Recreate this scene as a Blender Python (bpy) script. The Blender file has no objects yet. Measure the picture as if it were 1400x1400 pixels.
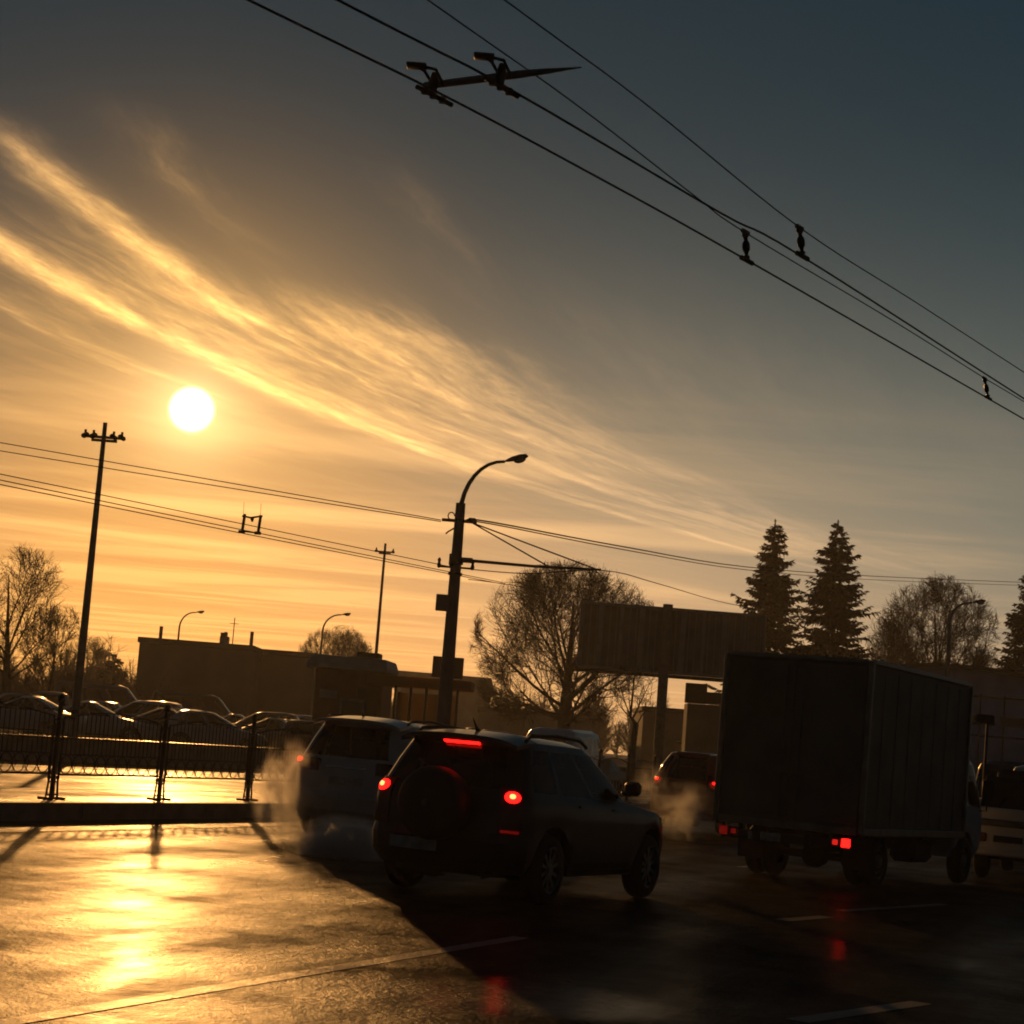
import bpy, math, random
from mathutils import Vector, Matrix, Quaternion, noise as mnoise
random.seed(7)
R_ = math.radians
S = bpy.context.scene
C = S.collection

# ------------------------------------------------------------------ camera
F_PX = 2650.0
EYE = Vector((0, 0, 1.55))
ROLL = R_(4.4)
PITCH = math.atan(319 / F_PX)
FW = Vector((0, math.cos(PITCH), math.sin(PITCH)))
U0 = Vector((0, -math.sin(PITCH), math.cos(PITCH)))
RT = math.cos(ROLL) * Vector((1, 0, 0)) + math.sin(ROLL) * U0
UP = -math.sin(ROLL) * Vector((1, 0, 0)) + math.cos(ROLL) * U0
cam = bpy.data.cameras.new('camera')
cam.sensor_width = 36
cam.lens = 36 * F_PX / 1400
cam.clip_start = 0.1
cam.clip_end = 3000
camo = bpy.data.objects.new('camera', cam)
C.objects.link(camo)
m = Matrix((RT, UP, -FW)).transposed().to_4x4()
m.translation = EYE
camo.matrix_world = m
S.camera = camo

def ray(px, py):
    return FW + RT * ((px - 700) / F_PX) + UP * ((700 - py) / F_PX)
def at(px, py, y):                       # the point seen there at a distance y along the view
    d = ray(px, py)
    return EYE + d * (y / d.y)
def onz(px, py, z):                      # the point seen there at a height z
    d = ray(px, py)
    return EYE + d * ((z - EYE.z) / d.z)
TILT = 0.015                             # the road falls a little to the right
def zg(x, y=0):
    return -TILT * max(-60, min(60, x))
def ong(px, py, dz=0):
    d = ray(px, py)
    n = Vector((TILT, 0, 1))
    return EYE + d * ((dz - EYE.dot(n)) / d.dot(n))
def colx(px, y, z):                      # x of the upright plane column at distance y, height z
    x = 0.0
    for _ in range(12):
        d = Vector((x, y, z)) - EYE
        p = 700 + F_PX * d.dot(RT) / d.dot(FW)
        x += (px - p) * y / F_PX
    return x

# ------------------------------------------------------------------ materials
def nt(mt):
    return mt.node_tree.nodes, mt.node_tree.links
def mat(name, col, rough=0.5, metal=0.0, var=0.25, scale=6.0, bump=0.0, coat=0.0, spec=0.5, dirt=None, bscale=None):
    mt = bpy.data.materials.new(name)
    mt.use_nodes = True
    N, L = nt(mt)
    b = N['Principled BSDF']
    b.inputs['Roughness'].default_value = rough
    b.inputs['Metallic'].default_value = metal
    b.inputs['Specular IOR Level'].default_value = spec
    if coat:
        b.inputs['Coat Weight'].default_value = coat
        b.inputs['Coat Roughness'].default_value = 0.08
    tc = N.new('ShaderNodeTexCoord')
    nz = N.new('ShaderNodeTexNoise')
    nz.inputs['Scale'].default_value = scale
    nz.inputs['Detail'].default_value = 5
    L.new(tc.outputs['Object'], nz.inputs['Vector'])
    cr = N.new('ShaderNodeValToRGB')
    cr.color_ramp.elements[0].position = 0.3
    cr.color_ramp.elements[1].position = 0.7
    d2 = dirt or [c * (1 - var) for c in col]
    cr.color_ramp.elements[0].color = (*d2, 1)
    cr.color_ramp.elements[1].color = (*[min(1, c * (1 + var * 0.5)) for c in col], 1)
    L.new(nz.outputs['Fac'], cr.inputs['Fac'])
    L.new(cr.outputs['Color'], b.inputs['Base Color'])
    mr = N.new('ShaderNodeMapRange')
    mr.inputs['To Min'].default_value = max(0.02, rough - 0.08)
    mr.inputs['To Max'].default_value = min(1, rough + 0.1)
    L.new(nz.outputs['Fac'], mr.inputs['Value'])
    L.new(mr.outputs['Result'], b.inputs['Roughness'])
    if bump:
        n2 = N.new('ShaderNodeTexNoise')
        n2.inputs['Scale'].default_value = bscale or scale * 6
        n2.inputs['Detail'].default_value = 4
        L.new(tc.outputs['Object'], n2.inputs['Vector'])
        bp = N.new('ShaderNodeBump')
        bp.inputs['Strength'].default_value = bump
        bp.inputs['Distance'].default_value = 0.02
        L.new(n2.outputs['Fac'], bp.inputs['Height'])
        L.new(bp.outputs['Normal'], b.inputs['Normal'])
    return mt
def glow(name, col, strength, base=(0.3, 0.01, 0.01)):
    mt = mat(name, base, 0.2, 0, 0.1)
    b = mt.node_tree.nodes['Principled BSDF']
    b.inputs['Emission Color'].default_value = (*col, 1)
    b.inputs['Emission Strength'].default_value = strength
    return mt
def glassmat(name, tint, rough=0.03):
    mt = bpy.data.materials.new(name)
    mt.use_nodes = True
    N, L = nt(mt)
    N.remove(N['Principled BSDF'])
    out = N['Material Output']
    tr = N.new('ShaderNodeBsdfTransparent')
    tr.inputs['Color'].default_value = (*tint, 1)
    gl = N.new('ShaderNodeBsdfGlossy')
    gl.inputs['Roughness'].default_value = rough
    fr = N.new('ShaderNodeFresnel')
    fr.inputs['IOR'].default_value = 1.5
    tc = N.new('ShaderNodeTexCoord')
    nz = N.new('ShaderNodeTexNoise')
    nz.inputs['Scale'].default_value = 3
    L.new(tc.outputs['Object'], nz.inputs['Vector'])
    df = N.new('ShaderNodeBsdfDiffuse')                  # a thin film of road grime
    df.inputs['Color'].default_value = (0.12, 0.11, 0.1, 1)
    mx0 = N.new('ShaderNodeMixShader')
    mr = N.new('ShaderNodeMapRange')
    mr.inputs['To Min'].default_value = 0.02
    mr.inputs['To Max'].default_value = 0.16
    L.new(nz.outputs['Fac'], mr.inputs['Value'])
    L.new(mr.outputs['Result'], mx0.inputs['Fac'])
    L.new(tr.outputs[0], mx0.inputs[1])
    L.new(df.outputs[0], mx0.inputs[2])
    mx = N.new('ShaderNodeMixShader')
    L.new(fr.outputs['Fac'], mx.inputs['Fac'])
    L.new(mx0.outputs[0], mx.inputs[1])
    L.new(gl.outputs[0], mx.inputs[2])
    L.new(mx.outputs[0], out.inputs['Surface'])
    return mt

M = {}
def paint(name, col, rough=0.3, coat=0.6):
    M[name] = mat(name, col, rough, 0.0, 0.15, 3.0, 0.0, coat=coat)
    return M[name]
paint('black_green_paint', (0.01, 0.013, 0.014), 0.38, 0.4)
paint('silver_paint', (0.55, 0.54, 0.52), 0.35)
paint('red_paint', (0.35, 0.012, 0.01), 0.32)
paint('white_paint', (0.62, 0.62, 0.6), 0.35)
paint('dark_grey_paint', (0.05, 0.05, 0.055), .45, .25)
paint('navy_paint', (0.015, 0.025, 0.06), .45, .25)
paint('grey_paint', (0.17, 0.17, 0.18), .45, .25)
paint('beige_paint', (0.38, 0.33, 0.25), .45, .25)
paint('maroon_paint', (0.11, 0.012, 0.014), .45, .25)
paint('green_paint', (0.02, 0.06, 0.035), .45, .25)
M['tyre'] = mat('tyre_rubber', (0.012, 0.012, 0.012), 0.75, 0, 0.3, 12, 0.2)
M['rim'] = mat('alloy', (0.35, 0.35, 0.36), 0.35, 0.9, 0.2, 8)
M['steelrim'] = mat('painted_steel_rim', (0.14, 0.14, 0.14), 0.5, 0.4, 0.3, 8)
M['plastic'] = mat('black_plastic', (0.014, 0.014, 0.014), 0.55, 0, 0.3, 10, 0.1)
M['under'] = mat('underbody', (0.01, 0.009, 0.008), 0.85, 0, 0.4, 5)
M['seat'] = mat('seat_cloth', (0.02, 0.02, 0.022), 0.85, 0, 0.3, 12)
M['glass'] = glassmat('car_glass', (0.74, 0.76, 0.73))
M['dglass'] = glassmat('tinted_glass', (0.4, 0.42, 0.41))
M['pglass'] = glassmat('frosted_dark_glass', (0.17, 0.17, 0.165), .08)
M['tail_on'] = glow('tail_light_lit', (1, 0.006, 0.004), 9.0)
M['tail_hot'] = glow('tail_bulb_lit', (1, 0.11, 0.03), 16)
M['tail_dim'] = glow('tail_light_dim', (1, 0.02, 0.015), 0.16)
M['tail_mid'] = glow('tail_light_faint', (1, 0.02, 0.015), 1.1)
M['tail_off'] = mat('tail_lens', (0.12, 0.006, 0.005), 0.15, 0, 0.1)
M['amber'] = mat('amber_lens', (0.3, 0.09, 0.01), 0.15, 0, 0.1)
M['plate'] = mat('plate_white', (0.5, 0.5, 0.48), 0.45, 0, 0.35, 9)
M['chrome'] = mat('bright_metal', (0.5, 0.5, 0.5), 0.2, 1.0, 0.1)
M['steel'] = mat('galvanised_steel', (0.2, 0.2, 0.19), 0.5, 0.7, 0.35, 5)
M['iron'] = mat('dark_iron', (0.03, 0.028, 0.026), 0.5, 0.3, 0.4, 9, 0.1)
M['concrete'] = mat('weathered_concrete', (0.24, 0.22, 0.2), 0.85, 0, 0.35, 2.5, 0.3)
M['kerb'] = mat('granite_kerb', (0.2, 0.19, 0.18), 0.6, 0, 0.4, 3, 0.3)
M['wire'] = mat('copper_wire', (0.03, 0.025, 0.02), 0.5, 0.8, 0.2)
M['rust'] = mat('rusty_cast_metal', (0.075, 0.04, 0.02), .6, .3, .5, 14, .3)
M['ceramic'] = mat('brown_insulator', (0.045, 0.025, 0.018), 0.3, 0, 0.3, 20)
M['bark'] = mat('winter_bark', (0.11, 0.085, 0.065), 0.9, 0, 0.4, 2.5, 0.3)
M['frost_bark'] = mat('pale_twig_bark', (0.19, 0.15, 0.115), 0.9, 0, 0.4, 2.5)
M['needles'] = mat('spruce_needles', (0.05, 0.06, 0.046), 0.75, 0, 0.45, 1.2)
M['brick'] = mat('dull_plaster', (0.2, 0.16, 0.125), 0.85, 0, 0.3, 0.5, 0.2)
M['plaster'] = mat('pale_plaster', (0.3, 0.27, 0.23), 0.85, 0, 0.3, 0.7, 0.2)
M['roofing'] = mat('roof_felt', (0.07, 0.065, 0.06), 0.8, 0, 0.3, 1.2)
M['kiosk_red'] = mat('kiosk_brown_red', (0.24, 0.07, 0.03), 0.55, 0, 0.3, 2)
M['kiosk_pale'] = mat('kiosk_fascia', (0.5, 0.47, 0.42), 0.45, 0, 0.3, 2)
M['shopglass'] = mat('shop_glass', (0.04, 0.04, 0.045), 0.15, 0, 0.3, 2)
M['board'] = mat('billboard_back_sheet', (0.24, 0.22, 0.19), 0.6, 0.1, 0.4, 1.2, 0.1)
M['boardrib'] = mat('billboard_rib', (0.45, 0.41, 0.36), 0.5, 0.1, 0.3, 2)
M['violet'] = mat('lilac_panel', (0.62, 0.55, 0.68), 0.55, 0, 0.3, 0.6)
M['van_box'] = mat('grimy_box_panel', (0.17, 0.145, 0.115), 0.55, 0, 0.45, 1.1, 0.08)
M['box_trim'] = mat('box_edge_trim', (0.3, 0.26, 0.21), 0.35, 0.8, 0.3, 4)
M['mark'] = mat('worn_paint_and_sunlit_strip', (0.34, 0.32, 0.29), 0.5, 0, 0.6, 2.2, 0.3)

def sheetmat(name, col, trans, f):
    mt = mat(name, col, 0.45, 0, 0.2, 2)
    N, L = nt(mt)
    tl = N.new('ShaderNodeBsdfTranslucent'); tl.inputs['Color'].default_value = (*trans, 1)
    mx = N.new('ShaderNodeMixShader'); mx.inputs['Fac'].default_value = f
    L.new(N['Principled BSDF'].outputs[0], mx.inputs[1]); L.new(tl.outputs[0], mx.inputs[2])
    L.new(mx.outputs[0], N['Material Output'].inputs['Surface'])
    return mt
M['screen'] = sheetmat('ochre_screen', (0.42, 0.3, 0.16), (0.5, 0.38, 0.22), .42)
M['canopy'] = sheetmat('canopy_sheet', (0.45, 0.2, 0.07), (0.5, 0.25, 0.08), .5)

def streaky(name, base, r0, r1, coat, heading, bump=0.25, spec=.02, wetspots=()):
    """damp asphalt: aggregate, wheel-polished streaks along the road, wetter patches"""
    mt = bpy.data.materials.new(name)
    mt.use_nodes = True
    N, L = nt(mt)
    b = N['Principled BSDF']
    tc = N.new('ShaderNodeTexCoord')
    rot = N.new('ShaderNodeMapping')
    rot.inputs['Rotation'].default_value = (0, 0, heading)
    L.new(tc.outputs['Object'], rot.inputs['Vector'])
    st = N.new('ShaderNodeMapping')
    st.inputs['Scale'].default_value = (1.0, 0.16, 1)
    L.new(rot.outputs['Vector'], st.inputs['Vector'])
    def nz(vec, scale, detail=4, rough=0.6):
        n = N.new('ShaderNodeTexNoise')
        n.inputs['Scale'].default_value = scale
        n.inputs['Detail'].default_value = detail
        n.inputs['Roughness'].default_value = rough
        L.new(vec, n.inputs['Vector'])
        return n.outputs['Fac']
    streak = nz(st.outputs['Vector'], 1.1, 5)
    patch = nz(rot.outputs['Vector'], 0.22, 5)
    fine = nz(tc.outputs['Object'], 55, 3)
    mid = nz(tc.outputs['Object'], 7, 5)
    grit = nz(tc.outputs['Object'], 24, 4, .7)
    def ma(op, a, c):
        n = N.new('ShaderNodeMath')
        n.operation = op
        for k, v in enumerate((a, c)):
            if isinstance(v, (int, float)): n.inputs[k].default_value = v
            else: L.new(v, n.inputs[k])
        return n.outputs[0]
    wet = ma('ADD', ma('MULTIPLY', streak, 0.55), ma('MULTIPLY', patch, 0.45))
    mr = N.new('ShaderNodeMapRange')
    mr.inputs['From Min'].default_value = 0.38
    mr.inputs['From Max'].default_value = 0.6
    L.new(wet, mr.inputs['Value'])
    w = mr.outputs['Result']
    cr = N.new('ShaderNodeValToRGB')
    cr.color_ramp.elements[0].color = (*[c * 1.25 for c in base], 1)
    cr.color_ramp.elements[1].color = (*[c * 0.6 for c in base], 1)
    L.new(w, cr.inputs['Fac'])
    sp = N.new('ShaderNodeMixRGB')
    sp.blend_type = 'MULTIPLY'
    sp.inputs['Fac'].default_value = 0.5
    L.new(cr.outputs['Color'], sp.inputs['Color1'])
    L.new(mid, sp.inputs['Color2'])
    L.new(sp.outputs['Color'], b.inputs['Base Color'])
    rr = N.new('ShaderNodeMapRange')
    rr.inputs['To Min'].default_value = r1
    rr.inputs['To Max'].default_value = r0
    L.new(w, rr.inputs['Value'])
    L.new(ma('ADD', rr.outputs['Result'], ma('MULTIPLY', ma('SUBTRACT', mid, 0.5), 0.18)), b.inputs['Roughness'])
    film = nz(st.outputs['Vector'], 0.8, 6, .62)
    film0 = film
    fm = N.new('ShaderNodeMapRange')
    fm.inputs['From Min'].default_value = 0.5
    fm.inputs['From Max'].default_value = 0.68
    L.new(film, fm.inputs['Value'])
    film = fm.outputs['Result']
    for (x_, y_, r_) in wetspots:                        # places where water has gathered
        vd = N.new('ShaderNodeVectorMath'); vd.operation = 'DISTANCE'
        L.new(tc.outputs['Object'], vd.inputs[0]); vd.inputs[1].default_value = (x_, y_, zg(x_) + .004)
        g_ = N.new('ShaderNodeMapRange'); g_.interpolation_type = 'SMOOTHSTEP'
        g_.inputs['From Min'].default_value = r_; g_.inputs['From Max'].default_value = r_ * .3
        g_.inputs['To Max'].default_value = .62
        L.new(vd.outputs['Value'], g_.inputs['Value'])
        e_ = N.new('ShaderNodeMapRange'); e_.interpolation_type = 'SMOOTHSTEP'
        e_.inputs['From Min'].default_value = .72; e_.inputs['From Max'].default_value = 1.0; e_.inputs['To Max'].default_value = 4.0
        L.new(ma('ADD', g_.outputs['Result'], ma('MULTIPLY', film0, .62)), e_.inputs['Value'])
        film = ma('ADD', film, e_.outputs['Result'])
    L.new(ma('MULTIPLY', film, coat), b.inputs['Coat Weight'])
    b.inputs['Coat Roughness'].default_value = 0.13
    pv_ = N.new('ShaderNodeMapRange')
    pv_.inputs['From Min'].default_value = .4; pv_.inputs['From Max'].default_value = .62
    pv_.inputs['To Min'].default_value = spec * .15; pv_.inputs['To Max'].default_value = spec * 2.2
    L.new(ma('ADD', ma('MULTIPLY', nz(rot.outputs['Vector'], .75, 6, .65), .65), ma('MULTIPLY', streak, .35)), pv_.inputs['Value'])
    L.new(pv_.outputs['Result'], b.inputs['Specular IOR Level'])
    ripple = nz(tc.outputs['Object'], 1.15, 4, .55)
    h = ma('ADD', ma('MULTIPLY', grit, 1.6), ma('ADD', ma('MULTIPLY', mid, 0.8), ma('ADD', ma('MULTIPLY', streak, 2.0), ma('MULTIPLY', ripple, 7.0))))
    bp = N.new('ShaderNodeBump')
    bp.inputs['Strength'].default_value = bump
    bp.inputs['Distance'].default_value = 0.03
    L.new(h, bp.inputs['Height'])
    L.new(bp.outputs['Normal'], b.inputs['Normal'])
    b2 = N.new('ShaderNodeBump')
    b2.inputs['Strength'].default_value = bump * 0.3
    b2.inputs['Distance'].default_value = 0.02
    L.new(ma('ADD', ma('ADD', ma('MULTIPLY', mid, 0.9), ma('MULTIPLY', grit, .5)), streak), b2.inputs['Height'])
    L.new(b2.outputs['Normal'], b.inputs['Coat Normal'])
    return mt
HEAD = R_(19)
M['asphalt'] = streaky('wet_asphalt', (0.03, 0.029, 0.028), 0.28, 0.5, 0.075, HEAD, 0.42, .0055, tuple((ong(x, y).x, ong(x, y).y, q) for x, y, q in ((683, 1360, 1.9), (1157, 1300, 2.2))))
M['paving'] = streaky('wet_paving', (0.05, 0.047, 0.043), 0.28, 0.48, 0.07, HEAD, 0.35, .01)
M['mark'] = streaky('worn_paint_and_sunlit_strip', (0.42, 0.4, 0.36), 0.28, 0.5, 0.14, HEAD, 0.42, .02)
M['earth'] = streaky('damp_ground', (0.05, 0.045, 0.036), 0.5, 0.8, 0.05, HEAD, 0.5)

# ------------------------------------------------------------------ mesh helpers
class MB:
    def __init__(s):
        s.v, s.f = [], []
    def add(s, vs, fs):
        o = len(s.v)
        s.v += [tuple(x) for x in vs]
        s.f += [tuple(i + o for i in f) for f in fs]
        return s
    def box(s, cx, cy, cz, sx, sy, sz, bev=0.0, rot=None):
        hx, hy, hz = sx / 2, sy / 2, sz / 2
        if bev <= 0:
            vs = [Vector((a * hx, b * hy, c * hz)) for a in (-1, 1) for b in (-1, 1) for c in (-1, 1)]
            fs = [(0, 1, 3, 2), (4, 6, 7, 5), (0, 4, 5, 1), (2, 3, 7, 6), (0, 2, 6, 4), (1, 5, 7, 3)]
        else:
            b_ = min(bev, hx * .9, hy * .9, hz * .9)
            vs, fs, idx = [], [], {}
            for a in (-1, 1):
                for b in (-1, 1):
                    for c in (-1, 1):
                        for k in range(3):
                            p = [a * (hx - b_), b * (hy - b_), c * (hz - b_)]
                            p[k] = (a * hx, b * hy, c * hz)[k]
                            idx[(a, b, c, k)] = len(vs)
                            vs.append(Vector(p))
            for k in range(3):
                for sg in (-1, 1):
                    q = []
                    for (u, w) in ((-1, -1), (1, -1), (1, 1), (-1, 1)):
                        t = [0, 0, 0]; t[k] = sg; t[(k + 1) % 3] = u; t[(k + 2) % 3] = w
                        q.append(idx[(*t, k)])
                    fs.append(tuple(q if sg > 0 else q[::-1]))
            for k in range(3):
                k1, k2 = (k + 1) % 3, (k + 2) % 3
                for u in (-1, 1):
                    for w in (-1, 1):
                        lo = [0, 0, 0]; hi = [0, 0, 0]
                        lo[k] = -1; hi[k] = 1
                        lo[k1] = hi[k1] = u; lo[k2] = hi[k2] = w
                        q = [idx[(*lo, k1)], idx[(*hi, k1)], idx[(*hi, k2)], idx[(*lo, k2)]]
                        fs.append(tuple(q if u * w < 0 else q[::-1]))
            for a in (-1, 1):
                for b in (-1, 1):
                    for c in (-1, 1):
                        q = [idx[(a, b, c, k)] for k in range(3)]
                        fs.append(tuple(q if a * b * c > 0 else q[::-1]))
        if rot is not None:
            vs = [rot @ v for v in vs]
        c0 = Vector((cx, cy, cz))
        return s.add([v + c0 for v in vs], fs)
    def tube(s, pts, rad, n=6, cap=True):
        pts = [Vector(p) for p in pts]
        if isinstance(rad, (int, float)): rad = [rad] * len(pts)
        base = len(s.v)
        ref = None
        for i, p in enumerate(pts):
            t = (pts[min(i + 1, len(pts) - 1)] - pts[max(i - 1, 0)])
            t = t.normalized() if t.length > 1e-9 else Vector((0, 0, 1))
            if ref is None:
                ref = t.orthogonal().normalized()
            ref = (ref - t * ref.dot(t))
            ref = ref.normalized() if ref.length > 1e-6 else t.orthogonal().normalized()
            bi = t.cross(ref)
            for k in range(n):
                a = 2 * math.pi * k / n
                s.v.append(tuple(p + (ref * math.cos(a) + bi * math.sin(a)) * rad[i]))
        for i in range(len(pts) - 1):
            for k in range(n):
                a = base + i * n + k; b = base + i * n + (k + 1) % n
                s.f.append((a, b, b + n, a + n))
        if cap:
            s.f.append(tuple(base + k for k in range(n))[::-1])
            e = base + (len(pts) - 1) * n
            s.f.append(tuple(e + k for k in range(n)))
        return s
    def lathe(s, prof, n=24, org=(0, 0, 0), axis='z'):
        base = len(s.v)
        o = Vector(org)
        for (r, h) in prof:
            for k in range(n):
                a = 2 * math.pi * k / n
                c, d = r * math.cos(a), r * math.sin(a)
                v = {'z': (c, d, h), 'y': (d, h, c), 'x': (h, c, d)}[axis]
                s.v.append(tuple(Vector(v) + o))
        for i in range(len(prof) - 1):
            for k in range(n):
                a = base + i * n + k; b = base + i * n + (k + 1) % n
                s.f.append((a, b, b + n, a + n))
        s.f.append(tuple(base + k for k in range(n))[::-1])
        e = base + (len(prof) - 1) * n
        s.f.append(tuple(e + k for k in range(n)))
        return s
    def prism(s, poly, z0, z1):
        n = len(poly)
        zz = lambda z, p: z(p[0], p[1]) if callable(z) else z
        vs = [(p[0], p[1], zz(z0, p)) for p in poly] + [(p[0], p[1], zz(z1, p)) for p in poly]
        fs = [tuple(range(n))[::-1], tuple(range(n, 2 * n))] + [(i, (i + 1) % n, n + (i + 1) % n, n + i) for i in range(n)]
        return s.add(vs, fs)
    def obj(s, name, mt, parent=None, smooth=None):
        me = bpy.data.meshes.new(name)
        me.from_pydata(s.v, [], s.f)
        me.validate(clean_customdata=False)
        me.materials.append(M[mt] if isinstance(mt, str) else mt)
        o = bpy.data.objects.new(name, me)
        C.objects.link(o)
        if smooth is not None:
            me.polygons.foreach_set('use_smooth', [True] * len(me.polygons))
            me.set_sharp_from_angle(angle=R_(smooth))
        me.update()
        if parent is not None: o.parent = parent
        return o

def tag(o, label, cat, group=None, kind=None):
    o['label'] = label; o['category'] = cat
    if group: o['group'] = group
    if kind: o['kind'] = kind
    return o
def thing(name, label, cat, loc=(0, 0, 0), rz=0.0, group=None, tilt=False):
    o = bpy.data.objects.new(name, None)
    C.objects.link(o)
    q = Quaternion((0, 0, 1), rz)
    if tilt:
        q = Vector((0, 0, 1)).rotation_difference(Vector((TILT, 0, 1)).normalized()) @ q
    o.matrix_world = Matrix.Translation(Vector(loc)) @ q.to_matrix().to_4x4()
    o.empty_display_size = 0.3
    return tag(o, label, cat, group)
def struct(o):
    o['kind'] = 'structure'
    return o
def dup(root, loc, rz, label, group=None, tilt=False, scale=1.0, recolor=None):
    def cp(o, par):
        c = o.copy(); C.objects.link(c)
        if par is not None: c.parent = par
        for ch in list(o.children): cp(ch, c)
        return c
    r = cp(root, None)
    q = Quaternion((0, 0, 1), rz)
    if tilt: q = Vector((0, 0, 1)).rotation_difference(Vector((TILT, 0, 1)).normalized()) @ q
    r.matrix_world = Matrix.Translation(Vector(loc)) @ q.to_matrix().to_4x4() @ Matrix.Scale(scale, 4)
    r['label'] = label
    if group: r['group'] = group
    if recolor:
        for ch in r.children:
            if ch.name.startswith(('body', 'bonnet')):
                ch.material_slots[0].link = 'OBJECT'
                ch.material_slots[0].material = M[recolor]
    return r

# ------------------------------------------------------------------ vehicles
class Shell:
    """car skin as stacked outlines; every cell of it can be handed to a part"""
    NS, NC, NE = 30, 4, 12
    SEG = [('R', 30), ('FR', 4), ('F', 12), ('FL', 4), ('L', 30), ('RL', 4), ('B', 12), ('RR', 4)]
    def __init__(s, levels, arches=(), zc=0.34, ra=0.42, bow=0.05, fbow=0.12):
        s.P, s.cell = [], []
        s.start = {}
        i = 0
        for nm, n in s.SEG:
            s.start[nm] = (i, n)
            for k in range(n): s.cell.append((nm, k, n))
            i += n
        s.n = i
        for k, (zr, zf, xr, xf, hw, rr, rf) in enumerate(levels):
            ring = []
            for nm, n in s.SEG:
                for j in range(n):
                    t = j / n
                    if nm == 'R': p = (xr + rr + (xf - rf - xr - rr) * t, -hw)
                    elif nm == 'FR': a = -math.pi / 2 + t * math.pi / 2; p = (xf - rf + rf * math.cos(a), -hw + rf + rf * math.sin(a))
                    elif nm == 'F': p = (xf, -(hw - rf) + 2 * (hw - rf) * t)
                    elif nm == 'FL': a = t * math.pi / 2; p = (xf - rf + rf * math.cos(a), hw - rf + rf * math.sin(a))
                    elif nm == 'L': p = (xf - rf - (xf - rf - xr - rr) * t, hw)
                    elif nm == 'RL': a = math.pi / 2 + t * math.pi / 2; p = (xr + rr + rr * math.cos(a), hw - rr + rr * math.sin(a))
                    elif nm == 'B': p = (xr, (hw - rr) - 2 * (hw - rr) * t)
                    else: a = math.pi + t * math.pi / 2; p = (xr + rr + rr * math.cos(a), -hw + rr + rr * math.sin(a))
                    x, y = p
                    u = (x - xr) / (xf - xr)
                    yy = y / hw
                    if u < .5: x += bow * yy * yy * (1 - u * 2) ** 4 - 0
                    else: x -= fbow * yy * yy * (u * 2 - 1) ** 4
                    y *= 1 - 0.05 * abs(2 * u - 1) ** 3
                    z = zr + (zf - zr) * u
                    for xw in arches:
                        dx = abs(x - xw)
                        if dx < ra: z = max(z, zc + math.sqrt(ra * ra - dx * dx) + 0.004 * k)
                    ring.append(Vector((x, y, z)))
            s.P.append(ring)
    def fi(s, seg, t):
        a, n = s.start[seg]
        return a + t * n
    def ev(s, fi, fk):
        k = max(0, min(len(s.P) - 2, int(fk))); b = fk - k
        i0 = int(math.floor(fi)); a = fi - i0
        g = lambda kk, ii: s.P[kk][ii % s.n]
        return (g(k, i0) * (1 - a) + g(k, i0 + 1) * a) * (1 - b) + (g(k + 1, i0) * (1 - a) + g(k + 1, i0 + 1) * a) * b
    def nrm(s, fi, fk):
        e = 0.3
        v = (s.ev(fi + e, fk) - s.ev(fi - e, fk)).cross(s.ev(fi, min(fk + e, len(s.P) - 1.001)) - s.ev(fi, max(0, fk - e)))
        return v.normalized() if v.length > 1e-9 else Vector((0, 0, 1))
    def patch(s, i0, i1, k0, k1, off=0.01, thick=0.02, ni=6, nk=4, bulge=0.0, mb=None):
        mb = mb or MB()
        out, inn = [], []
        for a in range(ni + 1):
            for b in range(nk + 1):
                ta, tb = a / ni, b / nk
                fi = i0 + (i1 - i0) * ta; fk = k0 + (k1 - k0) * tb
                p = s.ev(fi, fk); nn = s.nrm(fi, fk)
                bl = bulge * math.sin(math.pi * ta) * math.sin(math.pi * tb)
                out.append(p + nn * (off + bl)); inn.append(p + nn * (off - thick))
        w = nk + 1
        n = len(out)
        fs = []
        for a in range(ni):
            for b in range(nk):
                q = (a * w + b, (a + 1) * w + b, (a + 1) * w + b + 1, a * w + b + 1)
                fs.append(q); fs.append(tuple(n + i for i in q[::-1]))
        edge = [(a * w, (a + 1) * w) for a in range(ni)] + [(ni * w + b, ni * w + b + 1) for b in range(nk)] + \
               [((a + 1) * w + nk, a * w + nk) for a in range(ni)] + [(b + 1, b) for b in range(nk)]
        for (p, q) in edge: fs.append((q, p, n + p, n + q))
        return mb.add(out + inn, fs)
    def disc(s, ci, ck, ri, rk, off=.02, bulge=.015, n=14):
        mb = MB()
        mb.v.append(tuple(s.ev(ci, ck) + s.nrm(ci, ck) * (off + bulge)))
        for q in (.5, .85, 1.0):
            for k in range(n):
                a = 2 * math.pi * k / n
                fi, fk = ci + ri * q * math.cos(a), ck + rk * q * math.sin(a)
                mb.v.append(tuple(s.ev(fi, fk) + s.nrm(fi, fk) * (off + bulge * (1 - q * q) - (.02 if q == 1 else 0))))
        mb.f += [(0, 1 + k, 1 + (k + 1) % n) for k in range(n)]
        for j in range(2):
            for k in range(n):
                a = 1 + j * n + k; b = 1 + j * n + (k + 1) % n
                mb.f.append((a, a + n, b + n, b))
        return mb
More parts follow.
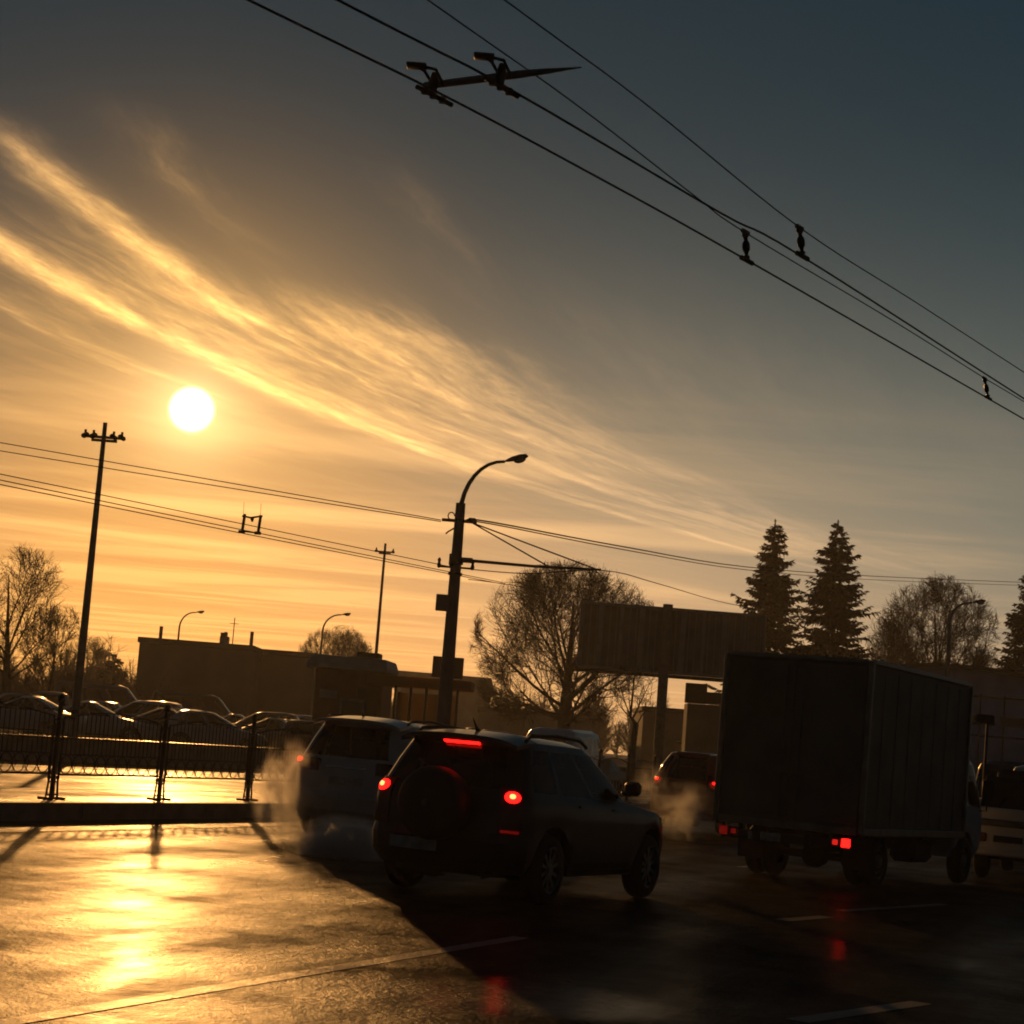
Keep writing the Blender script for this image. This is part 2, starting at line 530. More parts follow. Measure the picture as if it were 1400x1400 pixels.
    def parts(s, classify, cap=True):
        out = {}
        for k in range(len(s.P) - 1):
            for i in range(s.n):
                nm = classify(k, *s.cell[i])
                if nm is None: continue
                mb, ids = out.setdefault(nm, (MB(), {}))
                q = []
                for kk, ii in ((k, i), (k, (i + 1) % s.n), (k + 1, (i + 1) % s.n), (k + 1, i)):
                    if (kk, ii) not in ids:
                        ids[(kk, ii)] = len(mb.v); mb.v.append(tuple(s.P[kk][ii]))
                    q.append(ids[(kk, ii)])
                mb.f.append(tuple(q))
        if cap:
            mb, ids = out['body']
            k = len(s.P) - 1
            b = len(mb.v)
            mb.v += [tuple(p) for p in s.P[k]]
            mb.f.append(tuple(range(b, b + s.n)))
        return out

def wheel(parent, x, y, r, w, side, kind='alloy', z=None):
    z = r if z is None else z
    hub = MB().lathe([(0.02, -w * .3), (r * .5, -w * .3), (r * .52, w * .1), (0.02, w * .1)], 20, (0, 0, 0), 'y').obj('wheel', 'under', parent, 40)
    hub.location = (x, y, z)
    t = MB()
    pr = []
    for a in range(13):
        g = math.pi * a / 12
        pr.append((r * .66 + (r * .34) * math.sin(g) ** .45, -w / 2 * math.cos(g)))
    t.lathe(pr, 36, (0, 0, 0), 'y')
    t.f.pop(); t.f.pop()
    t.obj('tyre', 'tyre', hub, 40)
    rm = MB()
    o = side * w * .36
    rm.lathe([(r * .67, o - side * .1), (r * .67, o + side * .02), (r * .61, o + side * .02), (r * .59, o - side * .1)], 28, (0, 0, 0), 'y')
    rm.f.pop(); rm.f.pop()
    if kind == 'alloy':
        for k in range(10):
            a = 2 * math.pi * k / 10
            d = Vector((math.sin(a), 0, math.cos(a))); e = Vector((math.cos(a), 0, -math.sin(a)))
            p0, p1 = d * r * .1, d * r * .63
            w0, w1 = r * .035, r * .05
            yo = Vector((0, o, 0)); th = Vector((0, -side * .03, 0))
            vs = [p0 - e * w0 + yo, p0 + e * w0 + yo, p1 + e * w1 + yo, p1 - e * w1 + yo]
            vs += [v + th for v in vs]
            rm.add(vs, [(0, 1, 2, 3), (7, 6, 5, 4), (0, 4, 5, 1), (1, 5, 6, 2), (2, 6, 7, 3), (3, 7, 4, 0)])
        rm.lathe([(0.01, o - .02), (r * .16, o - .02), (r * .15, o + side * .015), (0.01, o + side * .02)], 16, (0, 0, 0), 'y')
    else:
        rm.lathe([(r * .6, o - side * .05), (r * .45, o - side * .01), (r * .3, o - side * .03), (r * .2, o + side * .03), (0.01, o + side * .035)], 24, (0, 0, 0), 'y')
    rm.obj('rim', 'rim' if kind == 'alloy' else 'steelrim', hub, 30)
    return hub

def car(name, label, cat, spec, color, loc, rz, group=None, detail=True, tilt=True):
    t = thing(name, label, cat, loc, rz, group, tilt)
    sp = spec
    sh = Shell(sp['levels'], sp['axles'], sp['wr'], sp['wr'] + .075, sp.get('bow', .06), sp.get('fbow', .14))
    kb, kt = sp['glass']
    wins, doors = sp['wins'], sp['doors']
    rl, rh = sp.get('rear_range', (.06, .94))
    ks, kbump = sp['sill'], sp['bump']
    def cls(k, seg, j, n):
        u = (j + .5) / n
        if seg in 'RL':
            ux = u if seg == 'R' else 1 - u
            if kb <= k < kt:
                for q, (a, b) in enumerate(wins):
                    if a <= ux <= b: return ('win', seg, q)
            if detail and ks <= k < kb and not any(abs(sh.P[k][sh.start[seg][0] + j].x - ax) < sp['wr'] + .1 for ax in sp['axles']):
                for q, (a, b) in enumerate(doors):
                    if a <= ux <= b: return ('door', seg, q)
        if seg == 'B' and kb <= k < kt and rl <= u <= rh: return 'rear_window'
        if seg in ('F',) and kb <= k < kt: return 'windscreen'
        if detail:
            if seg in ('B', 'RR', 'RL') and k < kbump: return 'rear_bumper'
            if seg in ('F', 'FR', 'FL') and k < kbump: return 'front_bumper'
            if seg == 'B' and kbump <= k < kb: return 'tailgate'
            if k == kb - 1 and seg in ('F', 'FR', 'FL'): return 'bonnet'
        return 'body'
    pr = sh.parts(cls)
    doorobj = {}
    gm = sp.get('gl', 'glass') if detail else 'pglass'
    for key in sorted(pr, key=str):
        mb = pr[key][0]
        if isinstance(key, tuple): continue
        if key == 'body' or key in ('tailgate', 'bonnet'): mb.obj(key, color, t, 32)
        elif key in ('rear_bumper', 'front_bumper'): mb.obj(key, sp.get('bumper', color), t, 32)
        else: mb.obj(key, gm if key == 'rear_window' or not detail else 'glass', t, 32)
    for key in sorted((k for k in pr if isinstance(k, tuple)), key=str):
        if key[0] == 'door':
            doorobj[key[1:]] = pr[key][0].obj('door', color, t, 32)
    for key in sorted((k for k in pr if isinstance(k, tuple)), key=str):
        if key[0] == 'win':
            pr[key][0].obj('window' if key[1:] in doorobj else 'side_window', gm if key[2] == 0 or not detail else 'glass', doorobj.get(key[1:], t), 32)
    hw = sp['levels'][2][4]
    xr, xf = sp['levels'][2][2], sp['levels'][2][3]
    ub = MB().box((xr + xf) / 2, 0, .43, (xf - xr) - .35, 2 * (hw - .3), .34)
    a0, a1 = sp['axles']
    R0 = sp['wr'] + .1
    ub.box((a0 + a1) / 2, 0, .45, a1 - a0 - 2 * R0, 2 * (hw - .05), .34)
    ub.obj('underbody', 'under', t)
    for ax in sp['axles']:
        for sd in (-1, 1):
            wheel(t, ax, sd * (hw - .125), sp['wr'], .225, sd, sp.get('rim', 'alloy'))
    if not detail: return t, sh
    for (sg, q), d in doorobj.items():
        a, b = doors[q]
        e = a + .02
        i0, i1 = (sh.fi('R', e), sh.fi('R', e + .045)) if sg == 'R' else (sh.fi('L', 1 - e - .045), sh.fi('L', 1 - e))
        sh.patch(i0, i1, kb - 1.55, kb - 1.3, .03, .025, 3, 1).obj('handle', sp.get('bumper', color), d, 30)
    # cabin
    zb = sp['levels'][kb][0]
    for x in sp['seats']:
        for y in (-.37, .37):
            mb = MB()
            mb.box(x + .25, y, zb - .38, .5, .5, .16, .05)
            mb.box(x, y, zb - .05, .13, .48, .62, .05, Matrix.Rotation(-.2, 3, 'Y'))
            mb.tube([(x - .06, y - .07, zb + .22), (x - .07, y - .07, zb + .3)], .012, 6)
            mb.tube([(x - .06, y + .07, zb + .22), (x - .07, y + .07, zb + .3)], .012, 6)
            mb.box(x - .075, y, zb + .36, .1, .27, .17, .04)
            mb.obj('seat', 'seat', t, 40)
    cw = MB()
    xc = sp['levels'][kb][3]
    cw.box(xc - .3, 0, zb - .1, .5, 1.35, .2, .05)
    cw.obj('dashboard', 'plastic', t, 40)
    mb = MB()
    sx = xc - .62
    mb.tube([(sx - .06 * math.cos(a), .37 + .18 * math.sin(a), zb + .02 + .17 * math.cos(a)) for a in [2 * math.pi * i / 16 for i in range(17)]], .014, 6)
    mb.obj('steering_wheel', 'plastic', t, 40)
    # mirrors
    for sg, sd in (('R', -1), ('L', 1)):
        mb = MB()
        x, z = xc - .42, zb + .04
        mb.box(x, sd * (sp['levels'][kb][4] + .1), z + .05, .1, .19, .15, .035)
        mb.box(x + .02, sd * (sp['levels'][kb][4] + .02), z - .01, .06, .12, .05, .015)
        mb.obj('wing_mirror', color, t, 40)
    return t, sh

SUV = dict(levels=[
    (.30, .26, -1.93, 2.02, .83, .22, .42), (.42, .40, -2.03, 2.17, .885, .24, .46), (.60, .58, -2.05, 2.19, .905, .26, .48),
    (.68, .66, -1.98, 2.16, .90, .2, .46), (.82, .78, -1.97, 2.13, .905, .2, .45), (.98, .88, -1.96, 2.08, .90, .2, .44),
    (1.06, .94, -1.94, 1.96, .885, .2, .42), (1.12, 1.05, -1.91, 1.0, .845, .18, .3), (1.34, 1.31, -1.80, .58, .765, .17, .24),
    (1.53, 1.52, -1.67, .20, .69, .16, .2), (1.60, 1.585, -1.66, .08, .645, .16, .2), (1.655, 1.635, -1.5, -.1, .5, .15, .2), (1.672, 1.655, -1.1, -.4, .28, .1, .1)],
    glass=(7, 9), axles=(-1.2, 1.38), wr=.355, wins=((.05, .25), (.30, .60), (.64, .985)), doors=((.30, .56), (.56, .84)),
    sill=1, bump=3, seats=(.25, -.7), gl='dglass', rear_range=(.02, .98))
HATCH = dict(levels=[
    (.25, .22, -1.8, 1.85, .76, .25, .4), (.36, .34, -1.9, 1.98, .82, .28, .45), (.55, .52, -1.91, 1.99, .84, .28, .46),
    (.62, .58, -1.87, 1.95, .84, .25, .45), (.74, .66, -1.86, 1.9, .835, .25, .44), (.88, .75, -1.82, 1.82, .82, .25, .42),
    (.95, .92, -1.76, .95, .78, .22, .3), (1.18, 1.17, -1.62, .5, .70, .2, .24),
    (1.37, 1.36, -1.38, .1, .62, .18, .2), (1.43, 1.42, -1.32, 0, .57, .16, .2), (1.465, 1.455, -1.1, -.2, .4, .15, .15)],
    glass=(6, 8), axles=(-1.2, 1.22), wr=.3, wins=((.06, .2), (.25, .58), (.62, .985)), doors=((.25, .54), (.54, .84)),
    sill=1, bump=3, seats=(.2, -.65), gl='dglass')
SEDAN = dict(levels=[
    (.25, .22, -2.15, 2.1, .76, .3, .42), (.38, .36, -2.24, 2.24, .84, .32, .48), (.58, .55, -2.25, 2.25, .86, .32, .5),
    (.74, .66, -2.22, 2.2, .86, .3, .48), (.90, .76, -2.17, 2.1, .83, .3, .46),
    (.97, .94, -1.45, .95, .79, .2, .3), (1.18, 1.17, -1.12, .45, .70, .2, .24),
    (1.36, 1.36, -.72, .02, .61, .18, .2), (1.41, 1.41, -.66, -.05, .57, .16, .2), (1.44, 1.44, -.5, -.2, .4, .12, .12)],
    glass=(5, 7), axles=(-1.32, 1.3), wr=.31, wins=((.03, .16), (.22, .56), (.6, .985)), doors=((.25, .54), (.54, .84)),
    sill=1, bump=2, seats=(.2, -.6))
VAN = dict(levels=[
    (.32, .30, -2.4, 2.3, .88, .12, .35), (.5, .5, -2.48, 2.44, .95, .14, .4), (.7, .7, -2.5, 2.46, .98, .14, .42),
    (1.0, .95, -2.5, 2.36, .99, .14, .42), (1.2, 1.1, -2.49, 2.2, .985, .14, .4),
    (1.35, 1.3, -2.48, 1.75, .96, .14, .3), (1.7, 1.68, -2.46, 1.42, .91, .14, .24),
    (2.05, 2.03, -2.43, 1.1, .85, .14, .2), (2.2, 2.18, -2.38, .95, .80, .14, .2), (2.3, 2.28, -2.2, .6, .6, .14, .2)],
    glass=(5, 7), axles=(-1.5, 1.55), wr=.34, wins=((.06, .3), (.36, .62), (.7, .97)), doors=((.36, .64), (.66, .9)),
    sill=1, bump=2, seats=(.4, -.5), rim='steel')

def heading(a):                          # local +x turned to a compass-like heading to the right of the view
    return math.pi / 2 - R_(a)

def spoiler(t, x0, x1, z0, z1, hw, mt):
    mb = MB()
    n = 14
    for th in (0, -.04):
        for (x, z, w_) in ((x0, z0, hw * .97), (x1, z1, hw)):
            for i in range(n + 1):
                u = 2 * i / n - 1
                mb.v.append((x + (.09 * u ** 4 if x == x1 else 0), u * w_, z - .028 * u * u - .05 * abs(u) ** 6 + th))
    m_ = n + 1
    for i in range(n):
        mb.f += [(i, i + 1, m_ + i + 1, m_ + i), (2 * m_ + i + 1, 2 * m_ + i, 3 * m_ + i, 3 * m_ + i + 1), (m_ + i, m_ + i + 1, 3 * m_ + i + 1, 3 * m_ + i), (i + 1, i, 2 * m_ + i, 2 * m_ + i + 1)]
    mb.f += [(0, m_, 3 * m_, 2 * m_), (m_ - 1, 3 * m_ - 1, 4 * m_ - 1, 2 * m_ - 1)]
    return mb.obj('spoiler', mt, t, 40)
# --- dark SUV with the spare wheel
p = ong(644, 1222)
SA = 27
d = Vector((math.sin(R_(SA)), math.cos(R_(SA))))
suv_at = (0.42, 21.2, zg(.42))
suv, sh = car('sport_utility_vehicle', 'dark sport utility vehicle with covered spare wheel on its tailgate, brake lights lit', 'car', SUV,
              'black_green_paint', suv_at, heading(SA))
def taillights(t, sh, kz, on, hot=None, low=True, e=.95, w=2.6):
    for sd in ('R', 'L'):
        if sd == 'R': i0, i1 = sh.fi('B', e), sh.fi('RR', 0) + w
        else: i0, i1 = sh.fi('RL', 1) - w, sh.fi('B', 1 - e)
        k0 = kz[0] - (1.75 if low else 0)
        o = sh.patch(i0, i1, k0, kz[1] + .1, .018, .03, 8, 8, .012).obj('tail_light', 'tail_off', t, 40)
        ci, ck = (i0 + i1) / 2, (kz[0] + kz[1]) / 2
        sh.disc(ci, ck, (i1 - i0) * .38, (kz[1] - kz[0]) * .36, .034).obj('brake_lamp', on, o, 50)
        if hot: sh.disc(ci, ck, (i1 - i0) * .13, (kz[1] - kz[0]) * .13, .05).obj('bulb', hot, o, 50)
        if low and sd == 'R': sh.patch(i0 + .3, i1 - .3, k0 + .15, k0 + .36, .034, .015, 8, 2, .005).obj('reflector', 'tail_dim', o, 40)
taillights(suv, sh, (4.75, 6.95), 'tail_on', 'tail_hot', e=.965, w=2.3)
mb = sh.patch(sh.fi('B', .3), sh.fi('B', .7), 9.0, 9.35, .05, .04, 8, 2)
mb.obj('brake_light', 'tail_on', suv, 40)
spoiler(suv, -1.3, -1.86, 1.683, 1.632, .66, 'black_green_paint')
sw = MB()
sw.lathe([(.02, -2.30), (.2, -2.30), (.3, -2.285), (.345, -2.25), (.362, -2.2), (.362, -2.05), (.34, -1.98), (.02, -1.97)], 40, (0, .02, .93), 'x')
sw = sw.obj('spare_wheel', 'plastic', suv, 40)
MB().lathe([(.035, -2.312), (.035, -2.298)], 20, (0, .02, .93), 'x').obj('emblem', 'steelrim', sw, 40)
mb = MB().box(-2.075, .24, .52, .02, .52, .115, .004)
mb.obj('licence_plate', 'plate', suv)
mb = MB().tube([(-1.93, .05, 1.15), (-1.86, .1, 1.2), (-1.78, .42, 1.34)], .012, 6)
mb.obj('wiper', 'plastic', suv, 40)
mb = MB().tube([(-1.35, 0, 1.66), (-1.42, 0, 1.72), (-1.5, 0, 1.8)], [.03, .012, .005], 8)
mb.obj('antenna', 'plastic', suv, 40)
for sd in (-1, 1):
    mb = MB()
    pts = [(-1.5, sd * .62, 1.61), (-1.42, sd * .625, 1.66), (-.8, sd * .63, 1.69), (-.2, sd * .62, 1.67), (.0, sd * .61, 1.6)]
    mb.tube(pts, .018, 8)
    mb.obj('roof_rail', 'plastic', suv, 40)
MB().tube([(-1.85, -.55, .3), (-2.06, -.56, .28)], .032, 10).obj('exhaust_pipe', 'chrome', suv, 40)
for x in (-1.2, 1.38): MB().tube([(x, -.7, .33), (x, .7, .33)], .05, 8).obj('axle', 'under', suv, 40)
MB().box(-1.75, .3, .28, .3, .5, .16, .05).obj('silencer', 'under', suv, 40)

# --- silver SUV
SIL = dict(SUV)
SIL['levels'] = [(a * 1.06, b * 1.06, c * 1.08, e * 1.08, f * 1.02, g * 1.4, h) for a, b, c, e, f, g, h in SUV['levels']]
SIL['axles'] = (-1.3, 1.48); SIL['wr'] = .38; SIL['gl'] = 'glass'
sil_at = (-1.28, 29.3, zg(-1.28))
sil, sh = car('sport_utility_vehicle', 'silver sport utility vehicle wreathed in exhaust, left of and ahead of the dark one', 'car', SIL, 'silver_paint', sil_at, heading(21))
for sd in ('R', 'L'):
    i0, i1 = (sh.fi('B', .86), sh.fi('RR', 1.0) + 1.5) if sd == 'R' else (sh.fi('L', 1) - 1.5, sh.fi('B', .14))
    o = sh.patch(i0, i1, 4.6, 6.2, .02, .03, 8, 4, .01).obj('tail_light', 'tail_off', sil, 40)
    if sd == 'L':
        sh.disc((i0 + i1) / 2 - .3, 5.7, 1.0, .4, .036).obj('bulb', 'tail_on', o, 50)
spoiler(sil, -1.45, -2.02, 1.785, 1.73, .67, 'silver_paint')
MB().box(-2.135, 0, .86, .02, .52, .115, .004).obj('licence_plate', 'plate', sil)
sh.patch(sh.fi('B', .25), sh.fi('B', .75), 4.95, 5.15, .03, .03, 6, 1).obj('tailgate_trim', 'chrome', sil, 40)
MB().tube([(-2.08, -.02, 1.2), (-2.02, .05, 1.26), (-1.94, .42, 1.36)], .012, 6).obj('wiper', 'plastic', sil, 40)
for sd in (-1, 1):
    MB().tube([(-1.6, sd * .63, 1.7), (-1.5, sd * .635, 1.76), (-.8, sd * .64, 1.79), (-.1, sd * .63, 1.76), (.05, sd * .62, 1.69)], .018, 8).obj('roof_rail', 'plastic', sil, 40)
MB().tube([(-1.5, .1, 1.75), (-1.55, .1, 1.79), (-1.6, .1, 1.84)], [.03, .012, .005], 8).obj('antenna', 'plastic', sil, 40)
MB().tube([(-1.95, .55, .32), (-2.2, .56, .3)], .035, 10).obj('exhaust_pipe', 'chrome', sil, 40)

# --- red hatchback
TALL = dict(HATCH)
TALL['levels'] = [(a * 1.15, b * 1.15, c * 1.05, e * 1.05, f * 1.0, g, h) for a, b, c, e, f, g, h in HATCH['levels']]
TALL['axles'] = (-1.26, 1.28)
red_at = (4.85, 43.5, zg(4.85) + .1)
red, sh = car('hatchback', 'red hatchback in clouds of exhaust, queuing just left of the box truck', 'car', TALL, 'red_paint', red_at, heading(23))
taillights(red, sh, (4.2, 6.3), 'tail_dim', 'tail_on', low=False)
MB().box(-1.925, 0, .75, .02, .52, .115, .004).obj('licence_plate', 'plate', red)
sh.patch(sh.fi('B', .05), sh.fi('B', .95), 8.0, 8.7, .07, .06, 10, 2).obj('spoiler', 'red_paint', red, 40)
MB().tube([(-1.75, .55, .24), (-1.95, .56, .22)], .03, 10).obj('exhaust_pipe', 'chrome', red, 40)

# --- box truck
TA = 31
tr_at = (5.16, 29.6, zg(5.16))
tr = thing('box_truck', 'grimy dark box truck with a tall plain cargo box, right of the dark car', 'truck', tr_at, heading(TA), None, True)
BW, BL, BZ0, BZ1, BX = 2.24, 4.62, .78, 3.2, -1.75
mb = MB().box(BX + BL / 2, 0, (BZ0 + BZ1) / 2, BL, BW, BZ1 - BZ0, .03)
box = mb.obj('cargo_box', 'van_box', tr, 30)
mb = MB()
e = .035
for y in (-1, 1):
    for x in (BX, BX + BL):
        mb.box(x, y * BW / 2, (BZ0 + BZ1) / 2, .08, .08, BZ1 - BZ0 + .03, .015)
    mb.box(BX + BL / 2, y * BW / 2, BZ1, BL - .08, .075, .075, .02)
    mb.box(BX + BL / 2, y * BW / 2, BZ0 + .02, BL - .08, .075, .11, .015)
for x in (BX, BX + BL):
    mb.box(x, 0, BZ1, .075, BW - .08, .075, .02)
    mb.box(x, 0, BZ0 + .02, .075, BW - .08, .11, .015)
mb.obj('edge_trim', 'box_trim', box, 30)
for y0, y1 in ((-BW / 2 + .06, -.01), (.01, BW / 2 - .06)):
    dr = MB().box(BX - .012, (y0 + y1) / 2, (BZ0 + BZ1) / 2 + .02, .03, y1 - y0, BZ1 - BZ0 - .2, .008).obj('rear_door', 'van_box', box, 30)
    yb = y1 - .12 if y0 < 0 else y0 + .12
    h_ = MB().tube([(BX - .045, yb, BZ0 + .1), (BX - .045, yb, BZ1 - .1)], .014, 8)
    h_.box(BX - .05, yb, BZ0 + .75, .03, .22, .03, .008)
    h_.obj('lock_bar', 'steelrim', box, 40)
for sd in (-1, 1):
    ribs = MB()
    for k in range(1, 8): ribs.box(BX + BL * k / 8, sd * (BW / 2 + .003), (BZ0 + BZ1) / 2, .014, .008, BZ1 - BZ0 - .2, .002)
    ribs.obj('side_seams', 'van_box', box)
mb = MB()
for y in (-.4, .4): mb.box(.85, y, .62, 5.6, .09, .2, .01)
for x in (-1.6, -.9, 0, .9, 1.8): mb.box(x, 0, .64, .08, .8, .12)
for y in (-.4, .4): mb.box(BX + BL / 2, y, .74, BL, .07, .06)
mb.box(1.6, -.72, .52, .9, .42, .36, .08)
mb.box(1.6, .72, .52, .9, .42, .36, .08)
mb.tube([(-.55, -.75, .37), (-.55, .75, .37)], .06, 8)
mb.lathe([(.02, -.18), (.17, -.14), (.19, 0), (.17, .14), (.02, .18)], 16, (-.55, 0, .37), 'x')
mb.obj('chassis', 'under', tr, 30)
mb = MB()
mb.box(BX - .03, 0, .6, .08, 2.0, .14, .02)
for y in (-.7, .7): mb.box(BX + .02, y, .7, .1, .07, .16)
bmp = mb.obj('rear_bumper', 'iron', tr, 30)
for sd in (-1, 1):
    tl = MB().box(BX - .055, sd * .86, .63, .05, .34, .14, .015).obj('tail_light', 'tail_off', tr, 30)
    MB().box(BX - .085, sd * .94, .63, .02, .13, .12, .01).obj('bulb', 'tail_on' if sd < 0 else 'tail_dim', tl, 30)
    MB().box(BX - .085, sd * .78, .63, .02, .08, .075, .01).obj('reflector', 'tail_mid' if sd < 0 else 'tail_dim', tl, 30)
    MB().box(-1.03, sd * .83, .45, .015, .42, .4, .004).obj('mudflap', 'tyre', tr)
MB().box(BX - .08, .3, .6, .015, .5, .11, .004).obj('licence_plate', 'plate', tr)
for sd in (-1, 1):
    wheel(tr, -.55, sd * .9, .375, .22, sd, 'steel')
    wheel(tr, -.55, sd * .64, .375, .2, sd, 'steel')
    wheel(tr, 3.42, sd * .92, .375, .22, sd, 'steel')
CAB = [(a, b, c + .52, e + .6, f * 1.09, g, h) for a, b, c, e, f, g, h in [(.42, .40, 2.42, 3.75, .86, .06, .2), (.6, .58, 2.42, 3.86, .93, .06, .22), (.9, .88, 2.42, 3.88, .95, .06, .24),
       (1.15, 1.13, 2.42, 3.86, .95, .06, .25), (1.28, 1.24, 2.42, 3.82, .94, .06, .25), (1.62, 1.6, 2.43, 3.66, .9, .06, .22), (1.95, 1.93, 2.45, 3.5, .85, .07, .2),
       (2.06, 2.04, 2.5, 3.4, .79, .1, .2), (2.12, 2.1, 2.6, 3.2, .6, .1, .2)]]
sh = Shell(CAB, (3.42,), .375, .46, 0, .1)
def ccls(k, seg, j, n):
    u = (j + .5) / n
    if seg in 'RL':
        ux = u if seg == 'R' else 1 - u
        if 4 <= k < 6 and .32 < ux < .93: return ('win', seg)
        if 1 <= k < 6 and .25 < ux < .97 and abs(sh.P[k][sh.start[seg][0] + j].x - 3.42) > .5: return ('door', seg)
    if seg == 'F' and 4 <= k < 6: return 'windscreen'
    return 'body'
pr = sh.parts(ccls)
pr['body'][0].obj('cab', 'white_paint', tr, 32)
pr['windscreen'][0].obj('windscreen', 'dglass', tr, 32)
for sg in 'RL':
    dr = pr[('door', sg)][0].obj('door', 'white_paint', tr, 32)
    pr[('win', sg)][0].obj('window', 'dglass', dr, 32)
    sd = -1 if sg == 'R' else 1
    MB().box(3.15, sd * 1.045, 1.05, .14, .03, .05, .01).obj('handle', 'plastic', dr)
    mb = MB().tube([(4.0, sd * .98, 1.75), (4.1, sd * 1.1, 1.8), (4.1, sd * 1.12, 1.2), (4.05, sd * 1.02, 1.2)], .014, 6)
    mb.box(4.1, sd * 1.13, 1.52, .06, .2, .38, .02)
    mb.obj('wing_mirror', 'plastic', tr, 40)
    MB().box(3.3, sd * .6, 1.15, .5, .5, .8, .08).obj('seat', 'seat', tr, 40)

# --- utility truck half out of frame at right
ut_at = (10.1, 36.0, zg(10.1))
ut = thing('flatbed_truck', 'white flatbed truck carrying a folded boom, just beyond the box truck cab', 'truck', ut_at, heading(21), None, True)
mb = MB()
mb.box(0, 0, 1.0, 4.6, 2.0, .12, .02)
ubed = mb.obj('flatbed', 'steelrim', ut, 30)
mb = MB()
for y in (-.97, .97): mb.box(.0, y, 1.22, 4.4, .05, .36, .01)
mb.obj('side_board', 'white_paint', ubed, 30)
mb = MB().box(-2.2, 0, .9, .1, 2.05, .72, .03).box(-2.25, 0, .5, .1, 2.0, .14, .03)
mb.obj('rear_bumper', 'white_paint', ut, 30)
for sd in (-1, 1):
    tl = MB().box(-2.28, sd * .82, .74, .05, .3, .15, .02).obj('tail_light', 'tail_off', ut, 30)
    MB().box(-2.31, sd * .86, .74, .02, .13, .1, .01).obj('bulb', 'tail_dim', tl)
MB().box(-2.285, .3, .73, .02, .5, .11, .004).obj('licence_plate', 'plastic', ut)
mb = MB()
for y in (-.4, .4): mb.box(.6, y, .7, 5.6, .1, .22)
mb.tube([(-1.1, -.8, .4), (-1.1, .8, .4)], .06, 8)
mb.obj('chassis', 'under', ut)
for sd in (-1, 1):
    wheel(ut, -1.1, sd * .85, .4, .24, sd, 'steel'); wheel(ut, 3.0, sd * .85, .4, .24, sd, 'steel')
sh = Shell([(z0, z1, x0 - .42, x1 - .6, w_ / 1.09, a, b) for z0, z1, x0, x1, w_, a, b in CAB], (3.0,), .4, .47, 0, .1)
pr = sh.parts(lambda k, seg, j, n: 'windscreen' if 4 <= k < 6 and (seg == 'F' or (seg in 'RL' and .3 < (j + .5) / n < .8)) else 'body')
pr['body'][0].obj('cab', 'white_paint', ut, 32); pr['windscreen'][0].obj('windscreen', 'dglass', ut, 32)
mb = MB()
mb.lathe([(.3, 1.02), (.3, 1.3), (.2, 1.35), (.2, 1.9), (.02, 1.92)], 16, (.6, 0, 0))
mb.box(-.4, .3, 1.5, 1.2, .8, .9, .08); mb.box(-1.4, .45, 1.45, .7, .8, .7, .08)
mb.lathe([(.02, -.4), (.3, -.38), (.32, 0), (.3, .38), (.02, .4)], 14, (-1.3, -.4, 1.5), 'y')
mb.obj('crane_base', 'iron', ut, 40)
mb = MB()
mb.tube([(.6, 0, 1.8), (-.2, -.25, 1.55), (-1.2, -.3, 2.25), (-1.7, .0, 1.75)], [.12, .11, .09, .07], 8)
mb.obj('boom', 'white_paint', ut, 40)
mb = MB().tube([(-1.2, .9, 1.0), (-1.2, .9, 2.75)], .025, 8)
mb.box(-1.2, .94, 2.82, .16, .34, .16, .03)
mb.obj('lamp_post', 'plastic', ut, 40)
mb = MB()
for k in range(7):
    mb.tube([(-1.9 + .2 * k, .62 - .05 * k, 1.05), (-1.7 + .25 * k, .4, 1.5 + .12 * (k % 3)), (-1.3 + .2 * k, .3 - .1 * k, 1.2)], .035, 6)
mb.obj('hoses', 'tyre', ut, 40)

# ------------------------------------------------------------------ ground
def sheet(name, poly, dz, mt, sub=None):
    o = MB().add([(x, y, zg(x, y) + dz) for x, y in poly], [tuple(range(len(poly)))]).obj(name, mt)
    return struct(o)
xs = [-300, -60, 60, 300]
mb = MB()
for x in xs:
    mb.v += [(x, -60, zg(x)), (x, 560, zg(x))]
mb.f = [(2 * k, 2 * k + 2, 2 * k + 3, 2 * k + 1) for k in range(3)]
struct(mb.obj('ground', 'earth'))
RD = Vector((math.sin(HEAD), math.cos(HEAD)))
RN = Vector((math.cos(HEAD), -math.sin(HEAD)))        # right of the road
K0 = ong(0, 1123); K0 = Vector((K0.x, K0.y))          # a point of the kerb foot
def rp(s_, n_):                                        # s along, n to the right of the kerb line
    q = K0 + RD * s_ + RN * n_
    return (q.x, q.y)
sheet('road', [rp(-70, 0), rp(-70, 22), rp(125, 22), rp(125, 0)], .004, 'asphalt')
sheet('far_carriageway', [rp(-70, -14.4), rp(-70, -2.4), rp(125, -2.4), rp(125, -14.4)], .004, 'asphalt')
def slab(name, quad, z0, z1, mt):
    return MB().prism(quad, lambda x, y: zg(x) + z0, lambda x, y: zg(x) + z1).obj(name, mt)
struct(slab('median_pavement', [rp(-70, -2.2), rp(-70, -.2), rp(125, -.2), rp(125, -2.2)], -.1, .236, 'paving'))
kb = MB()
for n0 in (-.2, -2.4):
    s0 = -70
    while s0 < 125:
        kb.prism([rp(s0 + .01, n0), rp(s0 + .01, n0 + .2), rp(s0 + 1.99, n0 + .2), rp(s0 + 1.99, n0)], lambda x, y: zg(x) - .1, lambda x, y: zg(x) + .24)
        s0 += 2
struct(kb.obj('kerb', 'kerb'))
